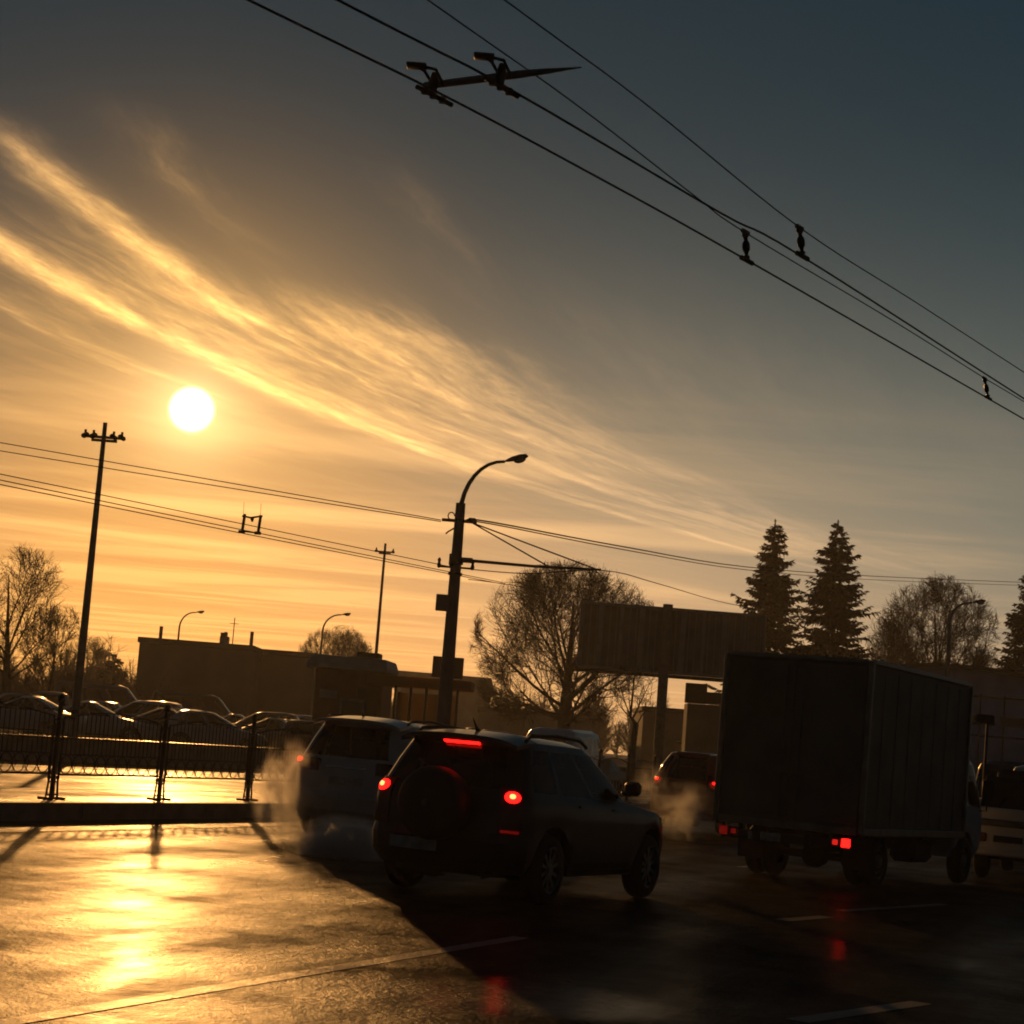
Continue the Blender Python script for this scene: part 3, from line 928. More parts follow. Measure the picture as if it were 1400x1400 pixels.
def stripe(name, pa, pb, w, dash=None):
    a, b = Vector(pa[:2]), Vector(pb[:2])
    d_ = (b - a).normalized(); n_ = Vector((d_.y, -d_.x)) * w / 2
    mb = MB()
    Ln = (b - a).length; s0 = 0
    while s0 < Ln:
        s1 = min(Ln, s0 + (dash[0] if dash else Ln))
        q = [a + d_ * s0 - n_, a + d_ * s0 + n_, a + d_ * s1 + n_, a + d_ * s1 - n_]
        mb.add([(v.x, v.y, zg(v.x) + .008) for v in q], [(0, 1, 2, 3)])
        s0 = s1 + (dash[1] if dash else 1)
    return struct(mb.obj(name, 'mark'))
ma_, mb_ = ong(200, 1368), ong(500, 1318)
dd = (mb_ - ma_).normalized()
stripe('lane_and_sunlit_marking', ma_ - dd * 4, mb_ + dd * 3, .14)
a_, b_ = ong(1090, 1397), ong(1240, 1375)
stripe('lane_and_sunlit_marking', a_, b_ + (b_ - a_) * .15, .16)
a_, b_ = ong(1150, 1246), ong(1290, 1237)
stripe('lane_and_sunlit_marking', a_, b_, .14)
stripe('lane_and_sunlit_marking', ong(1010, 1186), ong(1060, 1183), .14)
stripe('lane_and_sunlit_marking', ong(1068, 1259), ong(1130, 1254), .18)  # sunlit bit of asphalt, its light painted on as a pale strip

# raised car park behind a low wall
WL = -14.6
def lotz(x, y):
    q = Vector((x, y)) - K0
    return .42 + .0155 * max(0, -(q.dot(RN)) + WL)
lot = MB()
ns = [WL - .3, WL - 30, WL - 90, WL - 250]
sa, sb = -30, 330
for n_ in ns:
    for s_ in (sa, sb):
        x, y = rp(s_, n_); lot.v.append((x, y, lotz(x, y)))
lot.f = [(2 * k, 2 * k + 1, 2 * k + 3, 2 * k + 2) for k in range(3)]
struct(lot.obj('car_park', 'asphalt'))
w_ = MB().prism([rp(-30, WL - .3), rp(-30, WL), rp(125, WL), rp(125, WL - .3)], lambda x, y: zg(x) - .1, .80)
w_ = w_.obj('retaining_wall', 'concrete')
MB().prism([rp(-30, WL - .4), rp(-30, WL + .08), rp(125, WL + .08), rp(125, WL - .4)], .80, .86).obj('coping', 'paving', w_)
tag(w_, 'low concrete wall along the edge of the raised car park', 'wall')

# ------------------------------------------------------------------ fence on the median
FN = -.55
def s_at(px, n_=FN, dz=.24):
    lo, hi = -20, 120
    for _ in range(50):
        mid = (lo + hi) / 2
        x, y = rp(mid, n_)
        v = Vector((x, y, zg(x) + dz)) - EYE
        q = 700 + F_PX * v.dot(RT) / v.dot(FW)
        if q < px: lo = mid
        else: hi = mid
    return lo
sA, sB, sC = s_at(70), s_at(210), s_at(338)
step = (sC - sA) / 2
fx, fy = rp(sA, FN)
fence = thing('metal_fence', 'dark ornamental metal fence with arched panels along the median kerb', 'fence', (fx, fy, zg(fx) + .24), heading(19))
def post_mb():
    mb = MB()
    mb.box(0, 0, .68, .06, .06, 1.36, .01)
    mb.box(0, 0, 1.38, .1, .1, .05, .02)
    mb.lathe([(.05, 1.4), (.04, 1.43), (.01, 1.46)], 10)
    for sx in (-1, 1):
        mb.tube([(sx * .155, 0, 0), (sx * .12, 0, .22), (sx * .115, 0, .5), (sx * .12, 0, 1.12)], .016, 6)
        for z in (.06, .24, .36, .8, 1.1): mb.tube([(sx * .03, 0, z), (sx * .125, 0, z)], .013, 6)
        mb.tube([(sx * .115 + .03 * math.cos(a), 0, .3 + .03 * math.sin(a)) for a in [i * math.pi / 4 for i in range(9)]], .01, 5)
        mb.tube([(sx * .155, -.12, .01), (sx * .155, .12, .01)], .02, 6)
    mb.tube([(-.42, 0, 1.24), (.42, 0, 1.24)], .013, 6)
    return mb
def panel_mb(Ln):
    mb = MB()
    n = 16
    top = lambda u: 1.14 + .1 * math.sin(math.pi * u)
    x0 = .14
    w = Ln - 2 * x0
    mb.tube([(x0 + w * i / n, 0, top(i / n)) for i in range(n + 1)], .013, 6)
    mb.tube([(x0, 0, .34), (x0 + w, 0, .34)], .016, 6)
    mb.tube([(x0, 0, .62), (x0 + w, 0, .62)], .011, 5)
    mb.tube([(x0, 0, .33), (x0, 0, top(0))], .014, 6); mb.tube([(x0 + w, 0, .33), (x0 + w, 0, top(1))], .014, 6)
    k = int(w / .12)
    for i in range(1, k): 
        u = i / k
        mb.tube([(x0 + w * u, 0, .62), (x0 + w * u, 0, top(u))], .008, 4)
    k = 9
    for i in range(k):
        c = x0 + w * (i + .5) / k
        r = w / k / 2
        mb.tube([(c + r * math.cos(a) * .96, 0, .48 + .13 * math.sin(a)) for a in [j * math.pi / 6 for j in range(13)]], .009, 4)
        mb.tube([(c - r, 0, .34), (c - r * .3, 0, .48), (c - r, 0, .61)], .006, 4)
    return mb
pm, qm = post_mb(), panel_mb(step)
p0 = pm.obj('post', 'iron', fence, 40); q0 = qm.obj('panel', 'iron', fence, 40)
q0.location = (0, 0, 0)
NP = 22
for k in range(-2, NP):
    for src in (p0, q0):
        if k == 0: continue
        c = src.copy(); C.objects.link(c); c.parent = fence
        x, y = rp(sA + step * k, FN)
        c.location = (step * k, 0, zg(x) - zg(fx))

# ------------------------------------------------------------------ poles and lamps
def lamp_arm(mb, base, dirv, rise, reach, r0=.05, r1=.03):
    pts = []
    for i in range(9):
        a = i / 8
        pts.append(base + Vector((0, 0, rise * math.sin(a * math.pi / 2) ** 1.0)) + dirv * (reach * (1 - math.cos(a * math.pi / 2)) * .75 + reach * .25 * a * a))
    mb.tube(pts, [r0 + (r1 - r0) * i / 8 for i in range(9)], 8)
    return pts[-1], (pts[-1] - pts[-2]).normalized()
def lamp_head(end, dv, parent, sc=1.0):
    up = Vector((0, 0, 1)); sd = dv.cross(up).normalized(); up = sd.cross(dv)
    mb = MB()
    prof = [(0, .04), (.1, .09), (.25, .14), (.5, .16), (.68, .12), (.74, .03)]
    base = len(mb.v)
    n = 12
    for h, r in prof:
        for k in range(n):
            a = 2 * math.pi * k / n
            z = math.sin(a) * r * (.75 if math.sin(a) > 0 else .35)
            mb.v.append(tuple(end + dv * h * sc + sd * math.cos(a) * r * sc + up * z * sc))
    for i in range(len(prof) - 1):
        for k in range(n):
            a = i * n + k; b = i * n + (k + 1) % n
            mb.f.append((a, b, b + n, a + n))
    mb.f += [tuple(range(n))[::-1], tuple(range((len(prof) - 1) * n, len(prof) * n))]
    o = mb.obj('lamp_head', 'steel', parent, 50)
    mb = MB()
    c = end + dv * .46 * sc - up * .045 * sc
    for i, (rr, hh) in enumerate(((.2, 0), (.17, -.06), (.09, -.1))):
        for k in range(12):
            a = 2 * math.pi * k / 12
            mb.v.append(tuple(c + dv * math.cos(a) * rr * sc + sd * math.sin(a) * rr * .6 * sc + up * hh * sc))
    for i in range(2):
        for k in range(12):
            a = i * 12 + k; b = i * 12 + (k + 1) % 12
            mb.f.append((a, b, b + 12, a + 12))
    mb.f += [tuple(range(12)), tuple(range(24, 36))[::-1]]
    mb.obj('lens', 'lamp_lens', o, 50)
M['lamp_lens'] = mat('lamp_lens', (0.6, 0.58, 0.52), 0.15, 0, 0.1, 5)
# the concrete trolley pole
PY = 46.0
pt = at(630, 688, PY)
PX = pt.x
PH = pt.z
PZ = zg(PX) + .24
pole = thing('trolley_pole', 'concrete trolleybus pole with curved lamp arm rising behind the silver car', 'pole', (PX, PY, PZ))
H = PH - PZ
MB().tube([(0, 0, 0), (0, 0, H * .5), (0, 0, H)], [.19, .155, .115], 14).obj('shaft', 'concrete', pole, 40)
mb = MB()
arm_mb = MB()
e_, dv_ = lamp_arm(arm_mb, Vector((0, 0, H - .25)), Vector((.96, -.1, 0)).normalized(), 1.32, .98, .06, .035)
arm_mb.obj('lamp_arm', 'steel', pole, 40)
lamp_head(e_, Vector((.93, -.1, .28)).normalized(), pole, .78)
zz = lambda py: at(625, py, PY).z - PZ
for z, r in ((zz(712), .14), (zz(770), .17), (zz(785), .17)):
    MB().lathe([(r, z - .03), (r, z + .03)], 14).obj('clamp_ring', 'iron', pole, 40)
mb = MB()
mb.tube([(-.42, 0, zz(712)), (.42, 0, zz(712))], .04, 8)
mb.box(.3, 0, zz(710), .2, .12, .12, .03)
mb.obj('bracket', 'iron', pole, 40)
mb = MB()
mb.tube([(-.2 + .08 * math.cos(a), 0, zz(706) + .09 * math.sin(a)) for a in [i * math.pi / 5 for i in range(8)]], .015, 6)
mb.obj('loop', 'iron', pole, 40)
MB().tube([(-.1, 0, zz(722)), (-.25, 0, zz(728)), (-.3, 0, zz(731))], .02, 6).obj('hook', 'iron', pole, 40)
mb = MB()
mb.box(-.12, 0, zz(766), .1, .3, .28, .02)
mb.tube([(-.4, 0, zz(776)), (.4, 0, zz(776))], .025, 6)
for x in (-.4, .4): mb.lathe([(.03, zz(778)), (.05, zz(774)), (.03, zz(770)), (.045, zz(767)), (.02, zz(764))], 8, (x, 0, 0))
mb.obj('insulator_bracket', 'iron', pole, 40)
mb = MB().box(-.24, -.12, zz(826), .32, .05, .4, .015)
mb.obj('number_plate', 'plaster', pole)
# cantilever arm with stays
arm_end = at(822, 779, PY - .6) - Vector((PX, PY, PZ))
arm_st = Vector((.12, 0, zz(765)))
mb = MB().tube([arm_st, arm_st.lerp(arm_end, .5) - Vector((0, 0, .03)), arm_end], [.04, .035, .028], 8)
mb.tube([arm_st, arm_st + (arm_end - arm_st) * .08], .065, 8)
mb.obj('cantilever_arm', 'steel', pole, 40)
top = Vector((.3, 0, zz(713)))
for q in (.62, .97):
    MB().tube([top, arm_st.lerp(arm_end, q)], .018, 5).obj('stay_rod', 'iron', pole, 40)

# tall floodlight masts
def mast(px_top, py_top, y, zb, label, r0, r1, cross):
    p_ = at(px_top, py_top, y)
    t = thing('floodlight_mast', label, 'lamp post', (p_.x, y, zb), 0, 'tall masts with floodlights')
    H = p_.z - zb
    MB().tube([(0, 0, 0), (0, 0, H * .55), (0, 0, H)], [r0, (r0 + r1) / 2, r1], 12).obj('shaft', 'steel', t, 40)
    w_ = cross
    mb = MB()
    mb.tube([(-w_, 0, H - .42), (w_, 0, H - .42)], r1 * .7, 8)
    mb.tube([(-w_ * .7, .1, H - .5), (w_ * .7, .1, H - .5)], r1 * .7, 8)
    mb.obj('crossarm', 'steel', t, 40)
    for sx in (-1, 1):
        for q in ((1, .55) if w_ > .5 else (1,)):
            mb = MB()
            c = Vector((sx * w_ * q, -.05, H - .4))
            rot = Matrix.Rotation(sx * .5, 3, 'Y')
            mb.box(c.x, c.y, c.z, .22 if w_ > .5 else .16, .2, .13, .04, rot)
            mb.tube([c + Vector((0, 0, .05)), c + Vector((0, 0, .16))], .04, 6)
            mb.obj('floodlight', 'iron', t, 40)
    return t
xm = colx(100, 54.5, .3)
mast(144, 578, 54.5, zg(xm) + .1, 'tall thick mast with four floodlights standing left, nearest the sun', .135, .06, .52)
mast(527, 743, 96, 1.0, 'slim distant mast with a small crossbar rising behind the kiosk', .1, .06, .42)

def street_lamp(px_base, px_top, py_top, y, zb, label, right=True, r0=.1, hd=1.0):
    top = at(px_top, py_top, y)
    xb = colx(px_base, y, (zb + top.z) / 2)
    t = thing('street_lamp', label, 'street lamp', (xb, y, zb), 0, 'curved street lamps in the distance')
    H = top.z - zb
    reach = top.x - xb - .5 * hd
    MB().tube([(0, 0, 0), (0, 0, H - 1.2)], [r0, r0 * .6], 10).obj('shaft', 'steel', t, 40)
    mb = MB()
    e_, dv = lamp_arm(mb, Vector((0, 0, H - 1.25)), Vector((1, 0, 0)), 1.1, reach, r0 * .6, .04)
    mb.obj('lamp_arm', 'steel', t, 40)
    lamp_head(e_, Vector((.97, 0, .18)).normalized(), t, hd)
street_lamp(240, 276, 835, 132, 1.2, 'curved street lamp sticking up above the flat building roof', hd=.8)
street_lamp(436, 476, 838, 122, 1.2, 'curved street lamp in front of the small bare tree by the kiosk', hd=.8)
street_lamp(1293, 1342, 821, 98, zg(21) + .24, 'dark street lamp above the box truck roof, against the bare tree', r0=.17, hd=1.0)

# ------------------------------------------------------------------ overhead wires
def wire(label, pts, r=.009, group='overhead trolley wires', name='overhead_wire', cat='wire', n=5):
    o = MB().tube(pts, r, n).obj(name, 'wire', None, 60)
    return tag(o, label, cat, group)
def spline(P, k=6):
    out = []
    for i in range(len(P) - 1):
        a = P[max(i - 1, 0)]; b = P[i]; c = P[i + 1]; d_ = P[min(i + 2, len(P) - 1)]
        for j in range(k):
            t_ = j / k
            out.append(.5 * ((2 * b) + (c - a) * t_ + (2 * a - 5 * b + 4 * c - d_) * t_ ** 2 + (3 * b - a - 3 * c + d_) * t_ ** 3))
    out.append(P[-1])
    return out
def ext(P, a, b):
    return [P[0] + (P[0] - P[1]).normalized() * a] + P + [P[-1] + (P[-1] - P[-2]).normalized() * b]
W1 = [onz(x, y, 5.7) for x, y in ((340, 0), (600, 127), (800, 233), (1020, 355), (1400, 573))]
W2 = [onz(x, y, 5.7) for x, y in ((462, 0), (690, 118), (985, 291), (1097, 351), (1400, 545))]
W1s, W2s = spline(ext(W1, 8, 14)), spline(ext(W2, 8, 14))
wire('left contact wire of the near overhead pair, lowest wire across the upper sky', W1s, .0085)
wire('right contact wire of the near overhead pair, running through the middle of the spreader bar', W2s, .0085)
def over(Ws, px, py):                    # the point of a support wire in the upright plane of its contact wire
    d_ = ray(px, py)
    best = None
    for a, b in zip(Ws[:-1], Ws[1:]):
        e1 = Vector((b.x - a.x, b.y - a.y)); 
        det = d_.x * (-e1.y) + d_.y * e1.x
        if abs(det) < 1e-9: continue
        t_ = (a.x * (-e1.y) + a.y * e1.x) / det
        u = (d_.x * a.y - d_.y * a.x) / -det if False else ((d_.x * t_ - a.x) * e1.x + (d_.y * t_ - a.y) * e1.y) / e1.length_squared
        if -.05 <= u <= 1.05: best = EYE + d_ * t_
    return best
W3 = [q for q in (over(W1s, x, y) for x, y in ((585, 0), (785, 141), (950, 268), (1019, 318), (1225, 441), (1346, 517), (1400, 549))) if q]
W4 = [q for q in (over(W2s, x, y) for x, y in ((690, 0), (880, 140), (1093, 311), (1250, 412), (1400, 509))) if q]
W3s, W4s = spline(ext(W3, 6, 14)), spline(ext(W4, 6, 14))
wire('support cable above the left near contact wire, joined to it by two insulators', W3s, .0055)
wire('highest support cable crossing the upper right sky, joined down by one insulator', W4s, .0055)
def insulator(a, b, label, sc=1.0):
    t = thing('insulator', label, 'insulator', b, 0, 'insulators between the near overhead wires')
    v = a - b; L_ = v.length
    def pr(u, r): return (v * u, r)
    prof = [(0, .03), (.12, .042), (.2, .02), (.3, .03), (.36, .045), (.5, .048), (.62, .042), (.7, .024), (.78, .026), (.86, .042), (.95, .042), (1.0, .03)]
    MB().tube([v * u for u, r in prof], [r * sc * .72 for u, r in prof], 10).obj('body', 'ceramic', t, 50)
    w = (W1[3] - W1[2]).normalized()
    MB().tube([w * -.1 * sc, w * .1 * sc], .022 * sc, 8).obj('clamp', 'iron', t, 50)
    MB().tube([v + w * -.05 * sc, v + w * .05 * sc], .02 * sc, 8).obj('cap', 'iron', t, 50)
insulator(over(W1s, 1019, 317), onz(1021, 356, 5.7), 'dark insulator to the left of the two close together on the wires')
insulator(over(W2s, 1093, 311), onz(1097, 350, 5.7), 'dark insulator hanging from the highest cable, right of its close neighbour')
insulator(over(W1s, 1346, 517), onz(1351, 544, 5.7), 'small insulator far along the wires near the right edge', .8)
# spreader bar
bA, bB = onz(592, 116, 5.78), onz(690, 104, 5.8)
sp = thing('wire_spreader', 'tapered spreader bar with two finned clamps holding the near wires apart', 'spreader', bA)
ax_ = (bB - bA).normalized()
tip = at(795, 92, bB.y + .1) - bA
a0_ = Vector((0, 0, 0)) - ax_ * .06
MB().tube([a0_, (bB - bA) * .97, bB - bA + ax_ * .1, tip.lerp(bB - bA, .5), tip], [.024, .026, .026, .02, .004], 10).obj('bar', 'steel', sp, 50)
for px, py, ws in ((590, 112, W1), (682, 100, W2)):
    c = onz(px + 3, py + 8, 5.74) - bA
    w = (ws[2] - ws[1]).normalized()
    mb = MB()
    z_ = Vector((0, 0, 1)); sd = Vector((w.y, -w.x, 0))
    mb.tube([c - w * .17 - z_ * .05, c + w * .2 - z_ * .05], .017, 8)                       # jaw along the wire
    for q in (-.09, .0, .1): mb.lathe([(.024, -.02), (.024, .02)], 6, tuple(c + w * q - z_ * .05), 'z')
    mb.tube([c - w * .02 - z_ * .05, c + z_ * .05, c - w * .0 + z_ * .1], [.032, .03, .02], 8)
    for sg in (-1, 1): mb.tube([c + sd * sg * .04 + w * .05 + z_ * .03, c + sd * sg * .045 - w * .05 + z_ * .1, c - w * .13 + z_ * .115 - sd * .05], .011, 6)
    mb.box(*(c - w * .12 + z_ * .115 - sd * .06), .13, .1, .022, .006)
    mb.obj('clamp', 'rust', sp, 50)

# wires over the far carriageway, left of the pole
def far_wire(label, pa, pb, za, zb_, sag=.0, r=.012, y1=PY):
    A = onz(pa[0], pa[1], za); B = at(pb[0], pb[1], y1)
    dvv = (A - B)
    A2 = A + dvv.normalized() * 14
    pts = [A2.lerp(B, i / 10) - Vector((0, 0, sag * math.sin(math.pi * i / 10))) for i in range(11)]
    return wire(label, pts, r, 'overhead wires left of the trolley pole')
far_wire('upper of the two high feeder wires running left from the pole top', (0, 605), (603, 711), 8.0, 8)
far_wire('lower of the two high feeder wires running left from the pole top', (0, 613), (603, 713), 7.9, 8, .06)
far_wire('topmost of the three lower wires running left from the pole', (0, 648), (612, 774), 5.95, 6, 0, .010)
far_wire('middle of the three lower wires left of the pole, holding the frame hanger', (0, 654), (690, 797), 5.75, 6, .03, .011, PY + 6)
far_wire('bottom of the three lower wires left of the pole', (0, 658), (690, 799), 5.7, 6, .06, .011, PY + 6)
# the small hanger frame
hA = at(341, 727, 41.6)
hg = thing('wire_hanger', 'small frame hanger gripping the lower wires below the sun', 'hanger', hA)
sc_ = 41.6 / F_PX
mb = MB()
u = lambda dx, dy: Vector(((dx) * sc_, 0, -dy * sc_))
for x in (-10, 12):
    mb.tube([u(x, 0), u(x + 1.5, -24)], .035, 6)
    mb.tube([u(x - 5, 1), u(x + 4, 1)], .035, 6)
mb.tube([u(-12, -21), u(0, -19.5), u(16, -23)], .022, 6)
mb.tube([u(-10, 0), u(12, 1)], .016, 6)
mb.lathe([(.05, -17 * -sc_), (.05, 19 * sc_), (.02, 20 * sc_)], 8, (2 * sc_, 0, 0)) if False else mb.tube([u(2, -20), u(2.5, -14)], [.05, .02], 8)
mb.obj('frame', 'iron', hg, 40)
mb = MB()
for x in (-10.5, 13): mb.tube([u(x, -23), u(x - .5, -40)], .006, 4)
mb.obj('suspension_wires', 'wire', hg)
# wires to the right of the pole
def rwire(label, P, r=.012):
    return wire(label, spline([at(x, y, yy) for x, y, yy in P], 5), r, 'overhead wires right of the trolley pole')
rwire('upper line of the cable pair running right from the pole top over the spruces', [(637, 711, PY), (673, 714, PY + 1.2), (850, 747, 60), (1020, 775, 85), (1200, 788, 110), (1420, 797, 140)], .02)
rwire('lower line of the cable pair running right from the pole top over the spruces', [(637, 713, PY), (675, 717, PY + 1.2), (850, 751, 60), (1020, 779, 85), (1200, 793, 110), (1420, 801, 140)], .016)
rwire('thin contact wire leaving the arm tip to pass above the billboard', [(640, 778, PY), (720, 784, PY), (826, 780, PY - .4), (900, 798, 54), (1000, 826, 70), (1100, 842, 90)], .012)
rwire('thin second contact wire behind the arm tip, ending behind the billboard', [(640, 792, PY + 4), (700, 800, PY + 5), (800, 818, 60), (900, 835, 80)], .011)

# ------------------------------------------------------------------ trees
def branch_tree(seed, H, spread, trunk_h, r0, limbs=14, dens=1.0, r_min=.011, levels=4, low=.25, top=1.0):
    """a leafless crown: limbs fan out from the trunk towards a dome and split again and again into twigs"""
    rnd = random.Random(seed)
    trunk, crown = MB(), MB()
    cz_ = H * (.5 + low * .28); rz_ = H - cz_
    def rv(): return Vector((rnd.uniform(-1, 1), rnd.uniform(-1, 1), rnd.uniform(-1, 1)))
    def reach(p, d_):
        o = Vector((p.x / spread, p.y / spread, (p.z - cz_) / rz_)); e = Vector((d_.x / spread, d_.y / spread, d_.z / rz_))
        A, B_, C_ = e.dot(e), o.dot(e), o.dot(o) - 1
        q = B_ * B_ - A * C_
        return max(.15, (-B_ + math.sqrt(q)) / A) if q > 0 else .4
    def grow(p, d_, L_, r, lev):
        n = (6, 5, 4, 3, 2)[lev]
        pts, rr = [p.copy()], [r]
        dv = d_.copy()
        for i in range(n):
            dv = (dv + rv() * (.1 + .04 * lev) + Vector((0, 0, .05 if lev else .02))).normalized()
            p = p + dv * (L_ / n)
            pts.append(p.copy()); rr.append(max(r_min * .55, r * (1 - .8 * (i + 1) / n)))
        (trunk if lev <= 1 else crown).tube(pts, rr, (7, 5, 4, 3, 3)[lev], lev <= 1)
        if lev >= levels: return
        k = max(2, int((11, 9, 8, 3.4)[lev] * dens * (.7 + .4 * rnd.random())))
        for c in range(k):
            t_ = min(.985, (.28 if lev == 0 else .15) + .8 * (c + rnd.random()) / k)
            i = int(t_ * n); q = pts[i].lerp(pts[i + 1], t_ * n - i)
            ax = (pts[i + 1] - pts[i]).normalized()
            side = ax.cross(rv()).normalized()
            a = rnd.uniform(.35, .85)
            nd = (ax * math.cos(a) + side * math.sin(a)).normalized()
            if lev and reach(q, nd) < .6: continue
            l2 = min(L_ * rnd.uniform(.42, .8) * (1.2 - .45 * t_), reach(q, nd) * rnd.uniform(.6, 1.1))
            grow(q, nd, max(l2, .35), max(r_min, rr[i] * .5), lev + 1)
    tp = [Vector((0, 0, -.2)), Vector((rnd.uniform(-.05, .05), 0, trunk_h * .5)), Vector((rnd.uniform(-.12, .12), rnd.uniform(-.1, .1), trunk_h)),
          Vector((rnd.uniform(-.3, .3), rnd.uniform(-.3, .3), H * .45)), Vector((rnd.uniform(-.4, .4), rnd.uniform(-.4, .4), H * .8))]
    trunk.tube(tp, [r0 * 1.3, r0, r0 * .9, r0 * .45, r0 * .1], 10)
    for i in range(limbs):
        u_ = (i + rnd.random() * .6) / limbs
        z = trunk_h * (.8 + .3 * rnd.random()) + (H * .5 - trunk_h) * u_ ** 1.6
        j = 1
        while j < 3 and tp[j + 1].z < z: j += 1
        f = max(0, min(1, (z - tp[j].z) / (tp[j + 1].z - tp[j].z)))
        q = tp[j].lerp(tp[j + 1], f)
        a = i * 2.4 + rnd.uniform(-.4, .4)
        el_ = low + (1.35 - low) * (u_ * .75 + .25 * rnd.random())
        dv = Vector((math.cos(a) * math.cos(el_), math.sin(a) * math.cos(el_), math.sin(el_)))
        grow(q, dv, reach(q, dv) * rnd.uniform(.68, 1.02), r0 * (.3 - .1 * u_), 0)
    return trunk, crown
def tree(px, y, zb, label, seed, H, spread, trunk_h, r0, name='bare_tree', mt='bark', **kw):
    x = colx(px, y, zb)
    t = thing(name, label, 'tree', (x, y, zb), random.Random(seed).random() * 6, 'bare winter trees')
    a, b = branch_tree(seed, H, spread, trunk_h, r0, **kw)
    a.obj('trunk', 'bark', t, 50); b.obj('crown', mt, t)
    return t
def top_h(px, py, y, zb): return at(px, py, y).z - zb
tree(768, 112, .9, 'broad bare tree with a dense fan of twigs left of the billboard', 11, top_h(770, 762, 112, .9), 6.0, 2.4, .45, limbs=19, dens=.98, low=.08, r_min=.012)
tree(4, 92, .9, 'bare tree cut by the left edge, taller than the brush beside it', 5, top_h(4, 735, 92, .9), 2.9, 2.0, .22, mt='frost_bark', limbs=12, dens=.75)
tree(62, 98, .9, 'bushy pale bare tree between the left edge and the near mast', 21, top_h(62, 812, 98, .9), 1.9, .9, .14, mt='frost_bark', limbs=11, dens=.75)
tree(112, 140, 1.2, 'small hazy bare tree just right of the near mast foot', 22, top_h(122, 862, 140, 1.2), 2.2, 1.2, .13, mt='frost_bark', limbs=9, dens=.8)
tree(450, 150, 1.2, 'low round bare tree behind the long flat building', 31, top_h(450, 850, 150, 1.2), 3.4, 2.4, .2, limbs=12, dens=.9)
tree(862, 100, .5, 'young slender bare tree under the left half of the billboard', 41, top_h(862, 880, 100, .5), 1.6, 2.6, .17, limbs=6, dens=.6, levels=3, low=.6)
tree(1272, 150, .4, 'wide bare tree rising behind the hall, right of the spruces', 51, top_h(1272, 782, 150, .4), 5.8, 4, .42, limbs=19, dens=.9, r_min=.017)
tree(1208, 140, .4, 'thin leaning bare tree between the right spruce and the wide bare tree', 52, top_h(1205, 806, 140, .4), 1.9, 4.5, .15, limbs=7, dens=.75, low=.7)

def spruce_mesh(seed, H, W):
    rnd = random.Random(seed)
    tk, cr = MB(), MB()
    tk.tube([(0, 0, 0), (.1, 0, H * .5), (rnd.uniform(-.1, .1), 0, H * .985)], [.28, .16, .015], 8)
    n = int(H * 2.7)
    ph = rnd.random() * 6
    z = H * .05
    while z < H * .985:
        u = z / H
        L0 = W * (1 - u) ** .78 * (1 + .16 * math.sin(z * 1.9 + ph) + .1 * math.sin(z * 4.3)) + .1
        nb = 10 if u < .8 else 6
        a0 = rnd.random() * 6
        for k in range(nb):
            a = a0 + 2 * math.pi * k / nb + rnd.uniform(-.3, .3)
            L_ = L0 * rnd.choice((.45, .65, .8, .95, 1.0, 1.1, 1.25))
            droop = rnd.uniform(.15, .7) * (1 - u * .6)
            dh = Vector((math.cos(a), math.sin(a), 0)); sd = Vector((-math.sin(a), math.cos(a), 0))
            bend = rnd.uniform(-.12, .12)
            zb_ = z + rnd.uniform(-.25, .25)
            pts = []
            for j in range(5):
                t_ = j / 4
                pts.append(Vector((0, 0, zb_)) + dh * L_ * t_ + sd * bend * L_ * t_ * t_ + Vector((0, 0, -droop * L_ * t_ + .26 * L_ * t_ ** 3)))
            tk.tube(pts, [.035, .03, .02, .014, .008], 3, False)
            m_ = int(9 + L_ * 17)
            for j in range(m_):
                t_ = .1 + .95 * (j + rnd.random()) / m_
                s_ = min(3, int(min(t_, .999) * 4)); q = pts[s_].lerp(pts[s_ + 1], min(1.1, t_ * 4 - s_))
                for sg in (-1, 1):
                    l2 = (.22 + .3 * (1 - abs(t_ - .5))) * rnd.uniform(.5, 1.3) * (.5 + .5 * min(1, L_))
                    wv = (sd * sg * rnd.uniform(.3, 1) + dh * rnd.uniform(.2, 1) + Vector((0, 0, rnd.uniform(-.95, .2)))).normalized()
                    nn = wv.cross(Vector((rnd.uniform(-1, 1), rnd.uniform(-1, 1), rnd.uniform(-.3, 1)))).normalized()
                    w2 = l2 * rnd.uniform(.08, .18)
                    mdl = q + wv * l2 * .45
                    cr.add([q, mdl + nn * w2, q + wv * l2, mdl - nn * w2], [(0, 1, 2, 3)])
        z += (.36 if u < .7 else .26) * rnd.uniform(.7, 1.3)
    for j in range(16):
        a = j * 2.4; z = H * (.95 + .05 * j / 16)
        cr.add([Vector((0, 0, z)), Vector((.06, .03, z + .1)), Vector((math.cos(a) * .14, math.sin(a) * .14, z + .2)), Vector((-.03, .06, z + .1))], [(0, 1, 2, 3)])
    return tk, cr
def spruce(px, py, y, zb, label, seed, W, H=None, group='dark spruces'):
    p_ = at(px, py, y)
    H = H or p_.z - zb
    t = thing('spruce_tree', label, 'tree', (p_.x, y, zb), 0, group)
    tk, cr = spruce_mesh(seed, H, W)
    tk.obj('trunk', 'bark', t, 50); cr.obj('crown', 'needles', t)
    return t
spruce(1060, 712, 130, .6, 'dark spruce standing left of its twin, just right of the billboard', 3, 3.9)
spruce(1146, 713, 128, .6, 'dark spruce standing right of its twin, beside the wide bare tree', 14, 4.3)
spruce(1412, 770, 152, .4, 'dark spruce half cut off by the right edge above the lilac hall', 25, 4.2)
spruce(158, 897, 135, 1.2, 'little round dark conifer left of the flat building', 31, 1.9)

